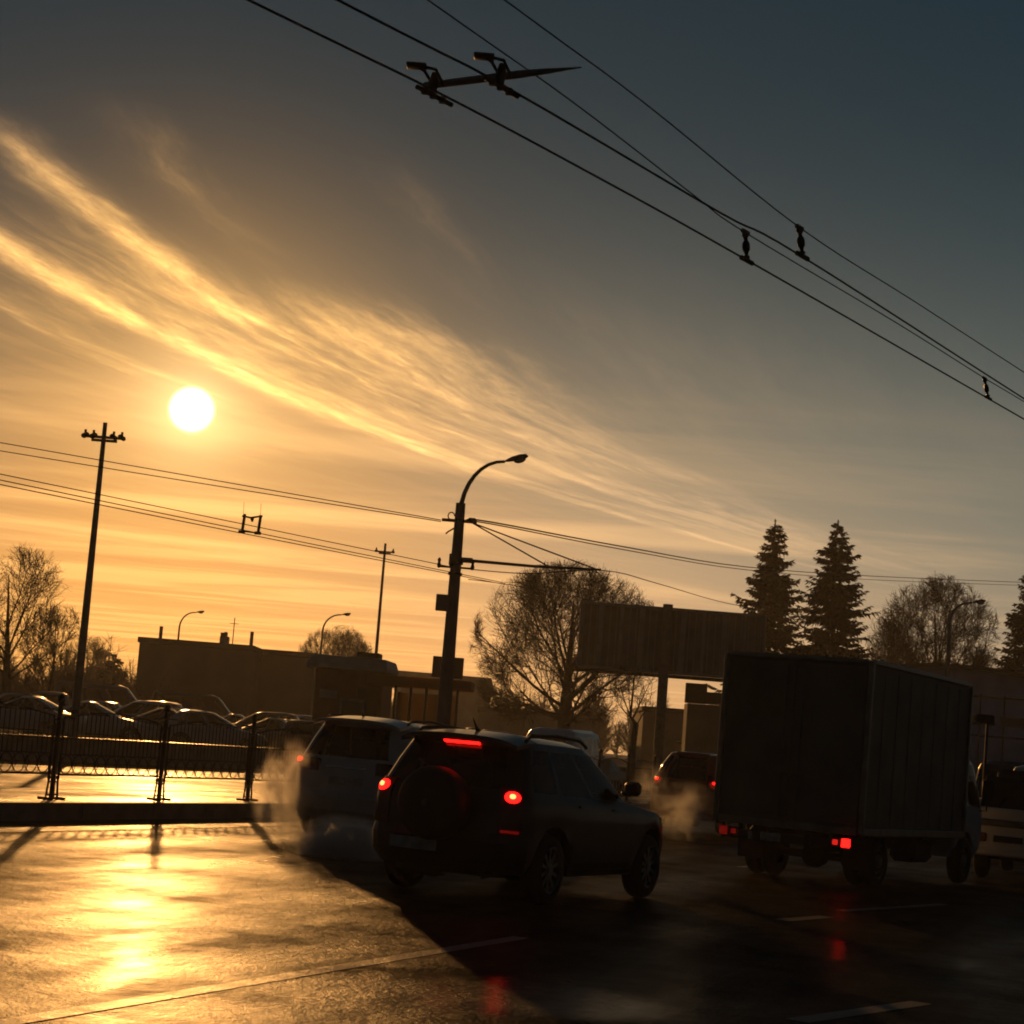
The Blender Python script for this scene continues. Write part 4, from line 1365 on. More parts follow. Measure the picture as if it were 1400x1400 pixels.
# far woods
rnd = random.Random(99)
fw = MB()
def blob_tree(x, y, z, H, w):
    fw.tube([(x, y, z), (x, y, z + H)], [.2, .04], 4, False)
    for k in range(46):
        a = rnd.random() * 6.28; zz_ = z + H * rnd.uniform(.2, 1.0); r = w * math.sin(math.pi * min(1, (zz_ - z) / H * .85 + .1)) * rnd.uniform(.4, 1)
        p0_ = Vector((x, y, z + (zz_ - z) * .6)); p1_ = Vector((x + math.cos(a) * r, y + math.sin(a) * r, zz_))
        fw.tube([p0_, p0_.lerp(p1_, .5) + Vector((0, 0, -.2)), p1_], [.06, .05, .02], 3, False)
        for q in range(5):
            b_ = p0_.lerp(p1_, rnd.uniform(.4, 1))
            fw.tube([b_, b_ + Vector((rnd.uniform(-1, 1), rnd.uniform(-1, 1), rnd.uniform(.1, 1.2))) * 1.1], [.035, .012], 3, False)
for k in range(150):
    px = rnd.uniform(-60, 1460)
    y = rnd.uniform(215, 300)
    H = rnd.uniform(4.5, 9) if not 120 < px < 420 else rnd.uniform(5, 10)
    blob_tree(colx(px, y, 2), y, .6, H, H * .36)
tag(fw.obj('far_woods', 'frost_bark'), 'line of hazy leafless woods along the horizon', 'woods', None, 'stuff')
br = MB()
rnd = random.Random(5)
for k in range(150):
    px = rnd.uniform(-30, 215); y = rnd.uniform(112, 165)
    x = colx(px, y, 1); z = 1.2
    for q in range(9):
        a = rnd.random() * 6.28; l_ = rnd.uniform(1.0, 3.2)
        e1 = Vector((x + math.cos(a) * l_ * .4, y + math.sin(a) * l_ * .4, z + l_))
        br.tube([(x, y, z), e1], [.04, .012], 3, False)
        for w in range(5):
            b_ = Vector((x, y, z)).lerp(e1, rnd.uniform(.3, 1)); br.tube([b_, b_ + Vector((rnd.uniform(-.6, .6), rnd.uniform(-.6, .6), rnd.uniform(.1, .7)))], [.02, .008], 3, False)
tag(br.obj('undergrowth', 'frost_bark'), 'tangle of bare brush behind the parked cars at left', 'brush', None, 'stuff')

# ------------------------------------------------------------------ buildings
def building(name, label, px0, px1, py_top, y, zb, depth, mt, cat='building', rz=0.0, trim='roofing', windows=None, par=.25):
    a = at(px0, py_top, y); b = at(px1, py_top, y)
    w = (b.x - a.x); H = (a.z + b.z) / 2 - zb
    t = thing(name, label, cat, ((a.x + b.x) / 2, y, zb), rz)
    MB().box(0, depth / 2, H / 2 - .2, w, depth, H - .4 + .0, .02).obj('wall', mt, t)
    MB().box(0, depth / 2, H - .2, w + .25, depth + .25, .36, .03).obj('roof', trim, t)
    if windows:
        for (u, z, ww, hh) in windows:
            f = MB().box(u * w, -.02, z, ww, .08, hh, .01).obj('window', 'plaster', t)
            MB().box(u * w, -.055, z, ww - .16, .04, hh - .16).obj('pane', 'shopglass', f)
    return t, w, H
bl, bw, bh = building('flat_building', 'long flat-roofed windowless building under the sun, behind the car park', 191, 346, 876, 126, 1.3, 16, 'brick')
for px, h_ in ((223, .9), (346, 1.0), (306, .8)):
    xx = colx(px, 130, 7) - bl.location.x
    MB().tube([(xx, 3, bh), (xx, 3, bh + h_)], .12, 8).obj('vent', 'steel', bl, 40)
xx = colx(318, 130, 7) - bl.location.x
mb = MB().tube([(xx, 4, bh), (xx, 4, bh + 1.9)], .035, 6)
mb.tube([(xx - .3, 4, bh + 1.5), (xx + .3, 4, bh + 1.5)], .02, 5)
mb.obj('aerial', 'iron', bl)
MB().box(xx - .55, 4, bh + .3, .6, .6, .6, .05).box(xx - .5, 4, bh + .75, .25, .3, .3, .05).obj('roof_unit', 'steel', bl)
bl2, _, _ = building('flat_building', 'lower hazy flat-roofed wing right of the long building, left of the kiosk', 347, 432, 889, 131, 1.3, 14, 'brick')
# pitched far house
a = at(606, 926, 240)
ph = thing('pitched_house', 'hazy low house with a shallow pitched roof behind the shelter', 'house', (a.x, 240, 1.2), .15)
hh = a.z - 1.2
MB().box(0, 0, (hh - 1.6) / 2, 11, 8, hh - 1.6, .02).obj('wall', 'plaster', ph)
MB().add([(-6, -4.4, hh - 1.7), (6, -4.4, hh - 1.7), (6, 4.4, hh - 1.7), (-6, 4.4, hh - 1.7), (-6, 0, hh + .4), (6, 0, hh + .4)],
         [(0, 1, 5, 4), (2, 3, 4, 5), (0, 4, 3), (1, 2, 5), (3, 2, 1, 0)]).obj('roof', 'roofing', ph)
lh, _, _ = building('low_shed', 'low dark shed roofline in the haze below the billboard', 655, 820, 972, 165, .8, 12, 'plaster')
lh2, _, _ = building('low_shed', 'grey low block in the haze just right of the young tree', 880, 962, 968, 150, .6, 10, 'plaster')
# kiosk
KY = 74
kl, kr = at(428, 960, KY), at(522, 960, KY)
kz = lotz(kl.x, KY)
kH = at(470, 897, KY).z - kz
kw = kr.x - kl.x
kk = thing('kiosk', 'brown kiosk with a pale overhanging fascia left of the bus shelter', 'kiosk', ((kl.x + kr.x) / 2, KY, kz), -.08)
zf = at(470, 915, KY).z - kz
MB().box(0, 1.4, zf / 2, kw, 2.8, zf, .03).obj('wall', 'kiosk_red', kk)
mb = MB()
o1, o2 = .35, .12
z1, z2 = zf + .15, kH
mb.add([(-kw / 2 - o1, -.4, zf), (kw / 2 + .15, -.4, zf), (kw / 2 + .15, 3.1, zf), (-kw / 2 - o1, 3.1, zf),
        (-kw / 2 - o1, -.4, z1), (kw / 2 + .15, -.4, z1), (kw / 2 + .15, 3.1, z1), (-kw / 2 - o1, 3.1, z1),
        (-kw / 2 - .1, -.15, z2), (kw / 2 + .05, -.15, z2 - .03), (kw / 2 + .05, 2.9, z2 - .03), (-kw / 2 - .1, 2.9, z2)],
       [(3, 2, 1, 0), (0, 1, 5, 4), (1, 2, 6, 5), (2, 3, 7, 6), (3, 0, 4, 7), (4, 5, 9, 8), (5, 6, 10, 9), (6, 7, 11, 10), (7, 4, 8, 11), (8, 9, 10, 11)])
rf = mb.obj('roof', 'kiosk_pale', kk)
MB().box(kw * .2, 1.2, kH + .12, .9, .8, .24, .04).obj('roof_unit', 'iron', rf)
wn = MB().box(.2, -.03, zf * .5, .95, .1, 1.3, .01).obj('window', 'kiosk_pale', kk)
MB().box(.2, -.09, zf * .5, .78, .04, 1.12).obj('pane', 'shopglass', wn)
dr = MB().box(kw / 2 - .55, -.03, zf * .42, .8, .08, zf * .8, .01).obj('door', 'iron', kk)
MB().box(kw / 2 - .3, -.09, zf * .42, .05, .06, .16, .01).obj('handle', 'chrome', dr)
MB().box(-kw / 2 + .55, -.05, zf * .72, .7, .06, .3, .01).obj('sign_panel', 'kiosk_pale', kk)
# bus shelter: long canopy with ochre back screens
cl, cr_ = at(503, 932, KY - 2), at(645, 944, KY - 2)
cz = lotz(cl.x, KY - 2)
cw = cr_.x - cl.x
st = thing('bus_shelter', 'bus shelter with a long ochre canopy and tan back screens behind the pole', 'shelter', ((cl.x + cr_.x) / 2, KY - 1.9, cz), -.05)
ch = (cl.z + cr_.z) / 2 - cz
mb = MB().box(0, -.6, ch + .12, cw, .03, .36, .01).box(0, 1.6, ch + .12, cw, .03, .36, .01)
for sd in (-1, 1): mb.box(sd * (cw / 2 - .015), .5, ch + .12, .03, 2.16, .36, .01)
mb.obj('canopy', 'canopy', st)
MB().box(0, .5, ch + .2, cw - .1, 2.1, .04, .01).obj('roof_sheet', 'canopy', st)
for k in range(5):
    x = -cw / 2 + .9 + (cw - 1.5) * k / 4
    MB().tube([(x, 1.3, 0), (x, 1.3, ch)], .05, 8).obj('post', 'iron', st, 40)
for k in range(4):
    x = -cw / 2 + .9 + (cw - 1.5) * k / 4; x1 = x + (cw - 1.5) / 4
    MB().box((x + x1) / 2, 1.32, ch * .55, (x1 - x) - .14, .02, ch * .74, .004).obj('back_screen', 'screen', st)
mb = MB().box(-.3, 1.0, .45, 2.6, .4, .06, .01)
for x in (-1.3, .7): mb.box(x, 1.0, .21, .06, .3, .42)
mb.obj('seat', 'iron', st)
sg_ = at(611, 920, KY - 2)
rs = thing('roof_sign', 'dark twin-panel signboard standing on the shelter canopy behind the pole', 'sign', (sg_.x, KY - 1.6, cz + ch + .36))
for x, w in ((-.32, .5), (.28, .62)):
    MB().box(x, 0, .42, w, .16, .78, .02).obj('panel', 'iron' if x < 0 else 'roofing', rs)
# billboard
BY = 105
A, B = at(793, 872, BY - 1.2), at(1041, 876, BY + 1.2)
bz0, bz1 = at(905, 921, BY).z, at(905, 830, BY).z
post = at(908, 900, BY)
bb = thing('billboard', 'large billboard seen from behind, ribbed panels on a single post', 'billboard', (post.x, BY, .5), 0)
lx0, lx1 = A.x - post.x, B.x - post.x
ang = .2
bh2 = bz1 - bz0
cx = (lx0 + lx1) / 2
W_ = (lx1 - lx0)
zc_ = (bz0 + bz1) / 2 - .5
def tilted(mb, name, mt):
    o = mb.obj(name, mt, bb); return o
o = MB().box(cx, .1, zc_, W_, .12, bh2, .02).obj('panel', 'board', bb)
mb = MB()
for z in (zc_ - bh2 / 2 + .08, zc_ + bh2 / 2 - .08): mb.box(cx, -.06, z, W_ + .06, .2, .16, .02)
for k in range(2): mb.box(lx0 + .04 if k == 0 else lx1 - .04, -.06, zc_, .16, .19, bh2, .02)
mb.obj('frame', 'boardrib', bb)
mb = MB()
for k in range(1, 9):
    if k == 4: continue
    mb.box(lx0 + W_ * k / 9, -.05, zc_, .3 if k % 2 else .18, .16, bh2 - .3, .02)
for k in range(28): mb.box(lx0 + W_ * (k + .5) / 28, .03, zc_, .05, .05, bh2 - .34)
mb.obj('ribs', 'boardrib', bb)
MB().tube([(0, -.28, -.2), (0, -.28, bz1 - .5 + .15)], .27, 14).obj('post', 'steel', bb, 40)
mb = MB().box(0, -.15, bz0 - .5 - .12, W_ * .96, .25, .2, .02)
mb.obj('catwalk', 'iron', bb)
# little tower kiosk with signboard
ky = 116
a = at(963, 963, ky)
tk_ = thing('signal_kiosk', 'small square kiosk with a dark stepped signboard on its roof, below the billboard', 'kiosk', (a.x, ky, .5))
kh = a.z - .5
MB().box(0, 1, kh / 2, 2.0, 2, kh, .03).obj('wall', 'plaster', tk_)
mb = MB().box(-.5, .4, kh + .62, 1.3, .3, 1.2, .02).box(.6, .4, kh + .4, 1.0, .3, .72, .02)
mb.obj('signboard', 'iron', tk_)
# lilac hall behind the truck
HY = 128
hl, hr = at(1150, 905, HY), at(1470, 917, HY)
hz = .3
hall = thing('market_hall', 'lilac-panelled hall with a long shallow arched roof behind the box truck', 'hall', ((hl.x + hr.x) / 2, HY, hz), -.1)
hw_ = (hr.x - hl.x); hH = at(1300, 914, HY).z - hz
mb = MB()
nseg = 16
arc = [(-hw_ / 2 + hw_ * i / nseg, hH - 1.2 * (2 * abs(i / nseg - .5)) ** 2.2) for i in range(nseg + 1)]
mb.v = [(x, 0, 0) for x, z in arc] + [(x, 0, z) for x, z in arc] + [(x, 14, 0) for x, z in arc] + [(x, 14, z) for x, z in arc]
n1 = nseg + 1
for i in range(nseg):
    mb.f += [(i, i + 1, n1 + i + 1, n1 + i), (2 * n1 + i + 1, 2 * n1 + i, 3 * n1 + i, 3 * n1 + i + 1)]
mb.f += [(0, n1, 3 * n1, 2 * n1), (n1 - 1, 3 * n1 - 1, 4 * n1 - 1, 2 * n1 - 1)]
mb.obj('wall', 'violet', hall)
mb = MB()
for i in range(nseg):
    (x0, z0), (x1, z1) = arc[i], arc[i + 1]
    mb.add([(x0, -.5, z0), (x1, -.5, z1), (x1, 14.4, z1), (x0, 14.4, z0), (x0, -.5, z0 + .3), (x1, -.5, z1 + .3), (x1, 14.4, z1 + .3), (x0, 14.4, z0 + .3)],
           [(3, 2, 1, 0), (4, 5, 6, 7), (0, 1, 5, 4), (2, 3, 7, 6)])
mb.obj('roof', 'roofing', hall)
mb = MB()
for i in range(1, 10): mb.box(-hw_ / 2 + hw_ * i / 10, -.04, hH * .42, .09, .08, hH * .8)
mb.box(0, -.05, hH * .8, hw_ * .94, .1, .1); mb.box(0, -.05, hH * .5, hw_ * .94, .1, .1)
mb.obj('panel_joints', 'roofing', hall)
for i in range(3):
    f = MB().box(-hw_ * .05 + hw_ * .15 * i, -.03, hH * .62, 2.2, .08, .8).obj('window', 'violet', hall)
    MB().box(-hw_ * .05 + hw_ * .15 * i, -.08, hH * .62, 2.0, .04, .6).obj('pane', 'shopglass', f)

# ------------------------------------------------------------------ parked cars
G = 'cars standing in the raised car park'
protos = {}
def parked(px, y, kind, color, rz, label, z=None, group=G):
    spec = {'sedan': SEDAN, 'hatch': HATCH, 'suv': SUV, 'van': VAN}[kind]
    nm = {'sedan': 'parked_sedan', 'hatch': 'parked_hatchback', 'suv': 'parked_off_roader', 'van': 'parked_van'}[kind]
    z_ = 1.0 if z is None else z
    x = colx(px, y, z_)
    zz_ = lotz(x, y) if z is None else z
    if kind not in protos:
        sp2 = dict(spec)
        t, _ = car(nm, label, 'car' if kind != 'van' else 'van', sp2, color, (x, y, zz_), rz, group, detail=False, tilt=False)
        for ch in t.children:
            pass
        protos[kind] = t
        return t
    return dup(protos[kind], (x, y, zz_), rz, label, group, False, 1.0, color)
rz0 = math.pi - .15
parked(28, 67, 'sedan', 'silver_paint', rz0, 'silver saloon at the left edge, close behind the wall')
parked(8, 76, 'hatch', 'grey_paint', rz0 + .1, 'grey hatchback half out of frame, behind the saloon at the left edge')
parked(68, 81, 'suv', 'beige_paint', 1.75, 'beige off-roader parked end-on just left of the near mast')
parked(112, 79, 'hatch', 'white_paint', rz0, 'white hatchback whose roof is crossed by the near mast')
parked(142, 93, 'van', 'grey_paint', .1, 'grey van behind the cars, just right of the near mast')
parked(132, 70, 'sedan', 'silver_paint', .05, 'silver saloon in the first row between the mast and the second fence post')
parked(185, 77, 'suv', 'white_paint', rz0, 'white off-roader with a gleaming roof left of the flat building corner')
parked(210, 71, 'sedan', 'grey_paint', rz0 + .2, 'grey saloon directly above the second fence post')
parked(270, 101, 'van', 'green_paint', .06, 'tall dark green van with a long bright roof edge before the flat building')
parked(262, 79, 'hatch', 'beige_paint', 1.4, 'beige hatchback end-on in front of the green van')
parked(292, 71, 'hatch', 'silver_paint', .2, 'silver hatchback in the first row between the second and third fence posts')
parked(352, 87, 'suv', 'grey_paint', rz0, 'grey off-roader behind the beige saloon, under the low wing')
parked(362, 74, 'sedan', 'beige_paint', rz0, 'beige saloon above the third fence post')
parked(420, 71, 'hatch', 'dark_grey_paint', 1.5, 'dark hatchback end-on between the beige saloon and the silver car')
parked(318, 113, 'hatch', 'white_paint', .1, 'small white hatchback far back under the flat building wall')
parked(60, 117, 'sedan', 'white_paint', .1, 'white saloon far back among the brush at left')
parked(98, 97, 'sedan', 'green_paint', rz0, 'dark green saloon in the third row behind the near mast')
parked(228, 91, 'sedan', 'dark_grey_paint', rz0, 'dark saloon in the third row left of the green van')
parked(240, 98, 'hatch', 'silver_paint', rz0 + .1, 'silver hatchback in the fourth row between the white off-roader and the green van')
parked(40, 92, 'hatch', 'silver_paint', .15, 'silver hatchback in the third row left of the near mast')
parked(165, 100, 'sedan', 'white_paint', .1, 'white saloon in the fourth row, left of the flat building corner')
parked(330, 92, 'sedan', 'silver_paint', .05, 'silver saloon in the third row under the end of the flat building')
parked(395, 96, 'suv', 'white_paint', rz0, 'white off-roader in the last row under the low wing')
parked(405, 80, 'sedan', 'beige_paint', .1, 'beige saloon in the second row left of the kiosk')
parked(78, 118, 'suv', 'silver_paint', .1, 'silver off-roader far back against the brush')
parked(120, 122, 'hatch', 'beige_paint', rz0, 'beige hatchback far back against the brush')
vx = colx(757, 66, 1)
parked(757, 66, 'van', 'white_paint', heading(199), 'white minibus coming towards us beyond the dark car roof', zg(vx), 'oncoming vehicles on the far carriageway')
parked(808, 72, 'sedan', 'grey_paint', heading(199), 'grey saloon coming towards us right of the white minibus', zg(4), 'oncoming vehicles on the far carriageway')
parked(690, 98, 'hatch', 'white_paint', .2, 'pale hatchback parked below the broad bare tree', .8)
parked(655, 88, 'sedan', 'dark_grey_paint', .2, 'dark saloon parked right of the bus shelter', .8)

parked(1392, 50, 'van', 'navy_paint', heading(21), 'dark van queuing beyond the flatbed truck at the right edge', zg(13), 'vehicles queuing at the lights')

# ------------------------------------------------------------------ exhaust
def steam(label, c, size, dens, seed, g=.55):
    mb = MB()
    nu, nv = 20, 12
    for j in range(nv + 1):
        th = math.pi * j / nv
        for i in range(nu):
            ph_ = 2 * math.pi * i / nu
            d_ = Vector((math.sin(th) * math.cos(ph_), math.sin(th) * math.sin(ph_), math.cos(th)))
            r = 1 + .0 * mnoise.noise(d_ * 1.6 + Vector((seed, 0, 0)))
            mb.v.append(tuple(d_ * r))
    for j in range(nv):
        for i in range(nu):
            a = j * nu + i; b = j * nu + (i + 1) % nu
            mb.f.append((a, a + nu, b + nu, b))
    mt = bpy.data.materials.new('exhaust_vapour')
    mt.use_nodes = True
    N, L = nt(mt)
    N.remove(N['Principled BSDF'])
    out = N['Material Output']
    pv = N.new('ShaderNodeVolumePrincipled')
    pv.inputs['Color'].default_value = (.95, .95, .95, 1)
    pv.inputs['Anisotropy'].default_value = g
    tc = N.new('ShaderNodeTexCoord')
    ln = N.new('ShaderNodeVectorMath'); ln.operation = 'LENGTH'
    L.new(tc.outputs['Object'], ln.inputs[0])
    mp = N.new('ShaderNodeMapping'); mp.inputs['Location'].default_value = (seed, seed * .3, 0)
    L.new(tc.outputs['Object'], mp.inputs['Vector'])
    nz = N.new('ShaderNodeTexNoise'); nz.inputs['Scale'].default_value = 2.3; nz.inputs['Detail'].default_value = 5; nz.inputs['Distortion'].default_value = .6
    L.new(mp.outputs['Vector'], nz.inputs['Vector'])
    fall = N.new('ShaderNodeMapRange'); fall.inputs['From Min'].default_value = 1.0; fall.inputs['From Max'].default_value = 0.1; fall.interpolation_type = 'SMOOTHSTEP'
    L.new(ln.outputs['Value'], fall.inputs['Value'])
    nr = N.new('ShaderNodeMapRange'); nr.inputs['From Min'].default_value = .42; nr.inputs['From Max'].default_value = .72
    L.new(nz.outputs['Fac'], nr.inputs['Value'])
    m1 = N.new('ShaderNodeMath'); m1.operation = 'MULTIPLY'
    L.new(fall.outputs['Result'], m1.inputs[0]); L.new(nr.outputs['Result'], m1.inputs[1])
    m2 = N.new('ShaderNodeMath'); m2.operation = 'MULTIPLY'; m2.inputs[1].default_value = dens
    L.new(m1.outputs[0], m2.inputs[0])
    L.new(m2.outputs[0], pv.inputs['Density'])
    L.new(pv.outputs[0], out.inputs['Volume'])
    o = mb.obj('exhaust_smoke', mt)
    o.location = c; o.scale = size
    return tag(o, label, 'smoke', 'exhaust clouds', 'stuff')
c = at(392, 1085, 27.2); steam('golden backlit exhaust cloud left of the silver car', c, (.55, .75, .85), 9, 1.3)
c = at(466, 1168, 24.5); steam('grey exhaust cloud low between the silver and dark cars', c, (.75, .8, .55), 45, 4.1)
c = at(889, 1072, 40); steam('small pale exhaust puff left of the red hatchback', c, (.45, .6, .55), 1.8, 7.7)
c = at(935, 1112, 39); steam('exhaust cloud trailing in front of the red hatchback', c, (.85, 1.0, .75), 1.8, 9.2)

# ------------------------------------------------------------------ haze
hz_ = MB().box(0, 250, 9.25, 610, 624, 24.5)
mt = bpy.data.materials.new('haze')
mt.use_nodes = True
N, L = nt(mt)
N.remove(N['Principled BSDF'])
pv = N.new('ShaderNodeVolumePrincipled')
pv.inputs['Color'].default_value = (.95, .95, .95, 1)
pv.inputs['Density'].default_value = .00031
pv.inputs['Anisotropy'].default_value = .6
L.new(pv.outputs[0], N['Material Output'].inputs['Volume'])
o = hz_.obj('haze', mt)
o['kind'] = 'stuff'

# ------------------------------------------------------------------ sun and sky
sd_ = ray(262, 560).normalized()
sun_el = math.asin(sd_.z); sun_az = math.atan2(sd_.x, sd_.y)
sl = bpy.data.lights.new('sun', 'SUN')
sl.energy = 2.0
sl.angle = R_(.7)
sl.color = (1, .46, .125)
so = bpy.data.objects.new('sun', sl)
C.objects.link(so)
so.rotation_euler = sd_.to_track_quat('Z', 'Y').to_euler()
so.location = sd_ * 100

W = bpy.data.worlds.new('World')
S.world = W
W.use_nodes = True
N, L = W.node_tree.nodes, W.node_tree.links
bg = N['Background']
def val(v, inp):
    if isinstance(v, (int, float)): inp.default_value = v
    else: L.new(v, inp)
def ma(op, a, b=None, c=None, clamp=False):
    n = N.new('ShaderNodeMath'); n.operation = op; n.use_clamp = clamp
    val(a, n.inputs[0])
    if b is not None: val(b, n.inputs[1])
    if c is not None: val(c, n.inputs[2])
    return n.outputs[0]
def rng(v, a, b, c=0.0, d_=1.0, smooth=True):
    n = N.new('ShaderNodeMapRange')
    if smooth: n.interpolation_type = 'SMOOTHSTEP'
    val(v, n.inputs['Value'])
    for k, q in zip(('From Min', 'From Max', 'To Min', 'To Max'), (a, b, c, d_)): n.inputs[k].default_value = q
    return n.outputs['Result']
def vec(x, y, z):
    n = N.new('ShaderNodeCombineXYZ')
    val(x, n.inputs[0]); val(y, n.inputs[1]); val(z, n.inputs[2])
    return n.outputs[0]
def noise3(v, scale, detail=5, rough=.6, dist=0.0):
    n = N.new('ShaderNodeTexNoise')
    n.inputs['Scale'].default_value = scale; n.inputs['Detail'].default_value = detail
    n.inputs['Roughness'].default_value = rough; n.inputs['Distortion'].default_value = dist
    L.new(v, n.inputs['Vector'])
    return n.outputs['Fac']
def colmul(colr, f):
    n = N.new('ShaderNodeVectorMath'); n.operation = 'SCALE'
    if isinstance(colr, tuple): n.inputs[0].default_value = colr
    else: L.new(colr, n.inputs[0])
    val(f, n.inputs['Scale'])
    return n.outputs[0]
def vadd(a, b):
    n = N.new('ShaderNodeVectorMath'); n.operation = 'ADD'
    L.new(a, n.inputs[0]); L.new(b, n.inputs[1])
    return n.outputs[0]
def mixc(f, a, b):
    n = N.new('ShaderNodeMix'); n.data_type = 'VECTOR'
    val(f, n.inputs[0])
    for k, q in ((4, a), (5, b)):
        if isinstance(q, tuple): n.inputs[k].default_value = q
        else: L.new(q, n.inputs[k])
    return n.outputs[1]
def gauss(v, c, s_):
    q = ma('DIVIDE', ma('SUBTRACT', v, c), s_)
    return ma('EXPONENT', ma('MULTIPLY', ma('MULTIPLY', q, q), -1))
tc = N.new('ShaderNodeTexCoord')
nm = N.new('ShaderNodeVectorMath'); nm.operation = 'NORMALIZE'
L.new(tc.outputs['Generated'], nm.inputs[0])
D_ = nm.outputs[0]
sx = N.new('ShaderNodeSeparateXYZ'); L.new(D_, sx.inputs[0])
X_, Y_, Z_ = sx.outputs
dt = N.new('ShaderNodeVectorMath'); dt.operation = 'DOT_PRODUCT'
L.new(D_, dt.inputs[0]); dt.inputs[1].default_value = sd_
DEG = 180 / math.pi
ang = ma('MULTIPLY', ma('ARCCOSINE', ma('MINIMUM', dt.outputs['Value'], .9999999)), DEG)
el = ma('MULTIPLY', ma('ARCSINE', Z_), DEG)
az = ma('MULTIPLY', ma('ARCTAN2', X_, Y_), DEG)
daz = ma('SUBTRACT', az, math.degrees(sun_az))
elp = ma('MAXIMUM', el, 0)
warm = ma('MULTIPLY', gauss(elp, 0.0, 9.0), ma('ADD', ma('MULTIPLY', gauss(daz, 0, 19.5), .8), .01))
warm = ma('ADD', warm, ma('MULTIPLY', ma('MULTIPLY', gauss(elp, 0.0, 6.5), gauss(daz, 8, 34.0)), .24))
mixf = rng(ma('ADD', elp, ma('MULTIPLY', ma('ABSOLUTE', daz), .4)), 3.0, 20.0)
wc = mixc(mixf, (1.0, .41, .06), (1.0, .56, .2))
dusk = ma('MULTIPLY', rng(elp, 18.0, 45.0, 1.0, .45), rng(ma('ABSOLUTE', daz), 28.0, 75.0, 1.0, .4))
teal = ma('MULTIPLY', gauss(elp, 5.0, 8.5), ma('MULTIPLY', gauss(daz, 20, 26.0), rng(daz, -4.0, 14.0)))
base = vadd(vadd(colmul(wc, warm), colmul((.008, .027, .040), dusk)), colmul((.085, .115, .10), teal))
# cirrus drawn in the plane of the cloud deck
zc = ma('MAXIMUM', Z_, .02)
PXc, PYc = ma('DIVIDE', X_, zc), ma('DIVIDE', Y_, zc)
q = ma('SUBTRACT', PYc, 4.19)
x1 = ma('ADD', ma('ADD', ma('MULTIPLY', q, .2), ma('MULTIPLY', ma('MULTIPLY', q, q), .055)), -1.17)
wob = noise3(vec(PXc, PYc, 0), 1.1, 5)
s_ = ma('ADD', ma('SUBTRACT', PXc, x1), ma('MULTIPLY', ma('SUBTRACT', wob, .5), .13))
fib = noise3(vec(ma('MULTIPLY', s_, 5.5), ma('MULTIPLY', PYc, .75), 1.7), 1.0, 7, .62, .4)
fib2 = noise3(vec(ma('MULTIPLY', s_, 14), ma('MULTIPLY', PYc, 2.2), 4.1), 1.0, 5, .65, .2)
f1 = rng(fib, .36, .66)
f2 = rng(fib2, .3, .7)
tex = ma('MULTIPLY', f1, ma('ADD', ma('MULTIPLY', f2, .6), .4))
def band(c, w, y0, y1, y2, y3, k):
    e1 = ma('MULTIPLY', rng(PYc, y0, y1), rng(PYc, y2, y3, 1.0, 0.0))
    return ma('MULTIPLY', ma('MULTIPLY', gauss(s_, c, w), e1), k)
bands = ma('ADD', band(0.0, .05, 3.0, 4.0, 8.5, 11.0, 1.05), band(.36, .055, 3.1, 3.7, 5.0, 5.9, 1.05))
bands = ma('ADD', bands, band(.12, .2, 3.4, 4.8, 7.0, 10.0, .55))
bands = ma('ADD', bands, band(.55, .28, 4.2, 4.9, 7.6, 11.0, .75))
bands = ma('ADD', bands, band(-.34, .09, 3.8, 4.8, 5.6, 6.6, .6))
bands = ma('ADD', bands, band(.62, .06, 3.0, 3.3, 3.5, 4.3, .13))
bands = ma('ADD', bands, band(1.05, .05, 3.2, 3.6, 4.0, 4.8, .11))
low = noise3(vec(ma('MULTIPLY', PXc, .28), ma('MULTIPLY', PYc, .62), 9.0), 1.0, 6, .55, .5)
lowm = ma('MULTIPLY', rng(low, .42, .72), rng(PYc, 4.5, 8.0))
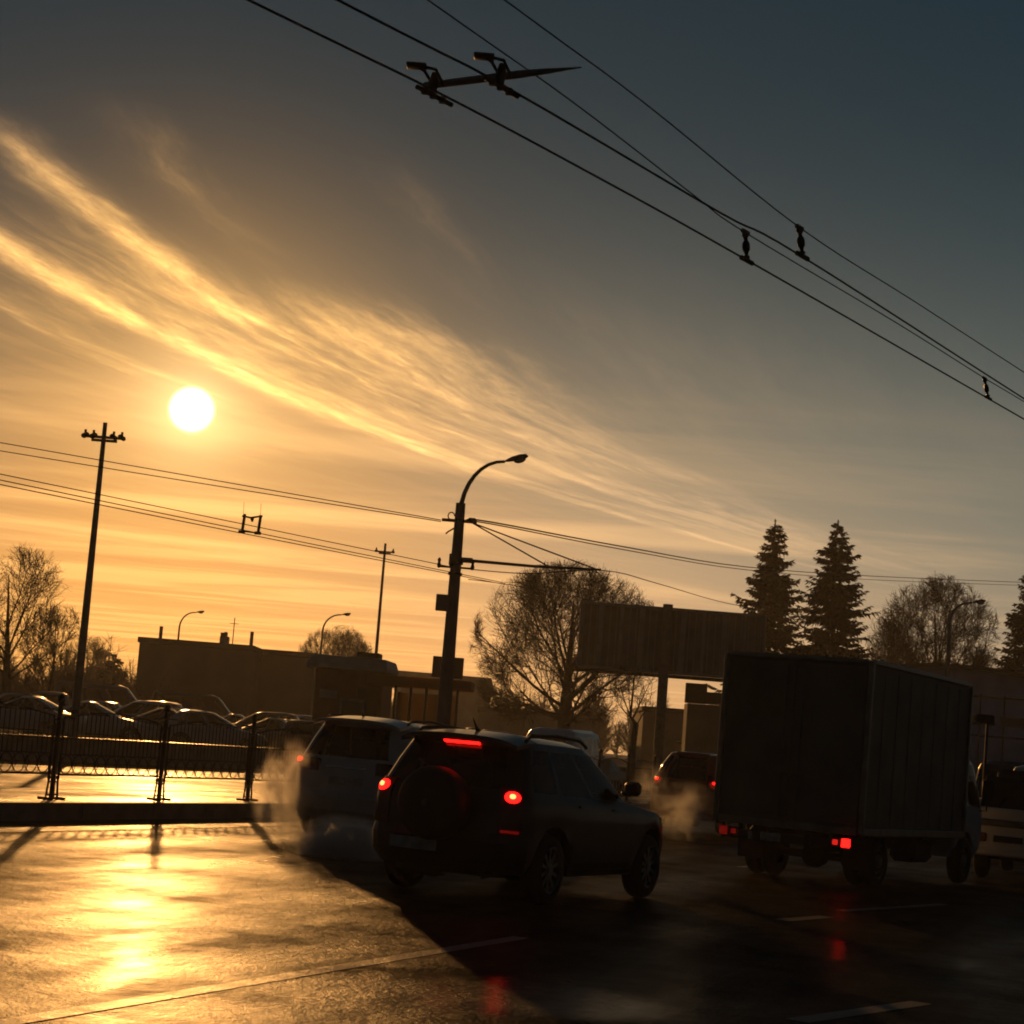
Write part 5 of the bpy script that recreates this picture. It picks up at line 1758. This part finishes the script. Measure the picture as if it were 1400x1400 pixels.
fib3 = noise3(vec(ma('MULTIPLY', s_, 30), ma('MULTIPLY', PYc, 7.0), 2.2), 1.0, 5, .7, .3)
cl_ = ma('MULTIPLY', bands, ma('ADD', ma('MULTIPLY', ma('MULTIPLY', tex, rng(fib3, .25, .7, .55, 1.25)), 1.05), .12))
cl_ = ma('ADD', cl_, ma('MULTIPLY', ma('MULTIPLY', tex, rng(PYc, 3.6, 5.2)), .08))
cb = ma('ADD', ma('MULTIPLY', gauss(ang, 0, 12.5), 1.1), ma('MULTIPLY', gauss(ang, 0, 26.0), .26))
cc = mixc(rng(ang, 3.0, 20.0), (1.0, .51, .125), (1.0, .56, .25))
lowb = ma('ADD', ma('MULTIPLY', gauss(ang, 0, 12.0), .5), ma('MULTIPLY', gauss(daz, 12, 30.0), .2))
cloud = vadd(colmul(cc, ma('MULTIPLY', cl_, cb)), colmul((1.0, .52, .16), ma('MULTIPLY', lowm, lowb)))
# thin grey veils between the bands dim the blue a little
halo = vadd(colmul((1.5, 1.0, .42), ma('EXPONENT', ma('MULTIPLY', ang, -1.0))), colmul((.34, .17, .035), gauss(ang, 0, 5.5)))
disc = colmul((5.0, 4.2, 2.6), rng(ang, .74, .36))
ny = N.new('ShaderNodeTexSky'); ny.sky_type = 'NISHITA'
ny.sun_disc = False; ny.sun_elevation = sun_el; ny.sun_rotation = sun_az
ny.air_density = 1.0; ny.dust_density = 2.0
tot = vadd(vadd(vadd(base, cloud), halo), disc)
nsc = colmul(ny.outputs[0], .008)
bg.inputs['Strength'].default_value = 0.1
tot10 = colmul(tot, 15.5)
L.new(vadd(tot10, nsc), bg.inputs['Color'])

# ------------------------------------------------------------------ render settings
vs = S.view_settings
vs.view_transform = 'Standard'; vs.look = 'None'; vs.exposure = -0.7; vs.gamma = 1; vs.use_curve_mapping = False
S.cycles.volume_bounces = 1
S.cycles.max_bounces = 8
S.cycles.transparent_max_bounces = 16
S.cycles.volume_step_rate = 2.0
S.cycles.use_denoising = True
S.cycles.filter_width = 1.9
S.cycles.sample_clamp_indirect = 6
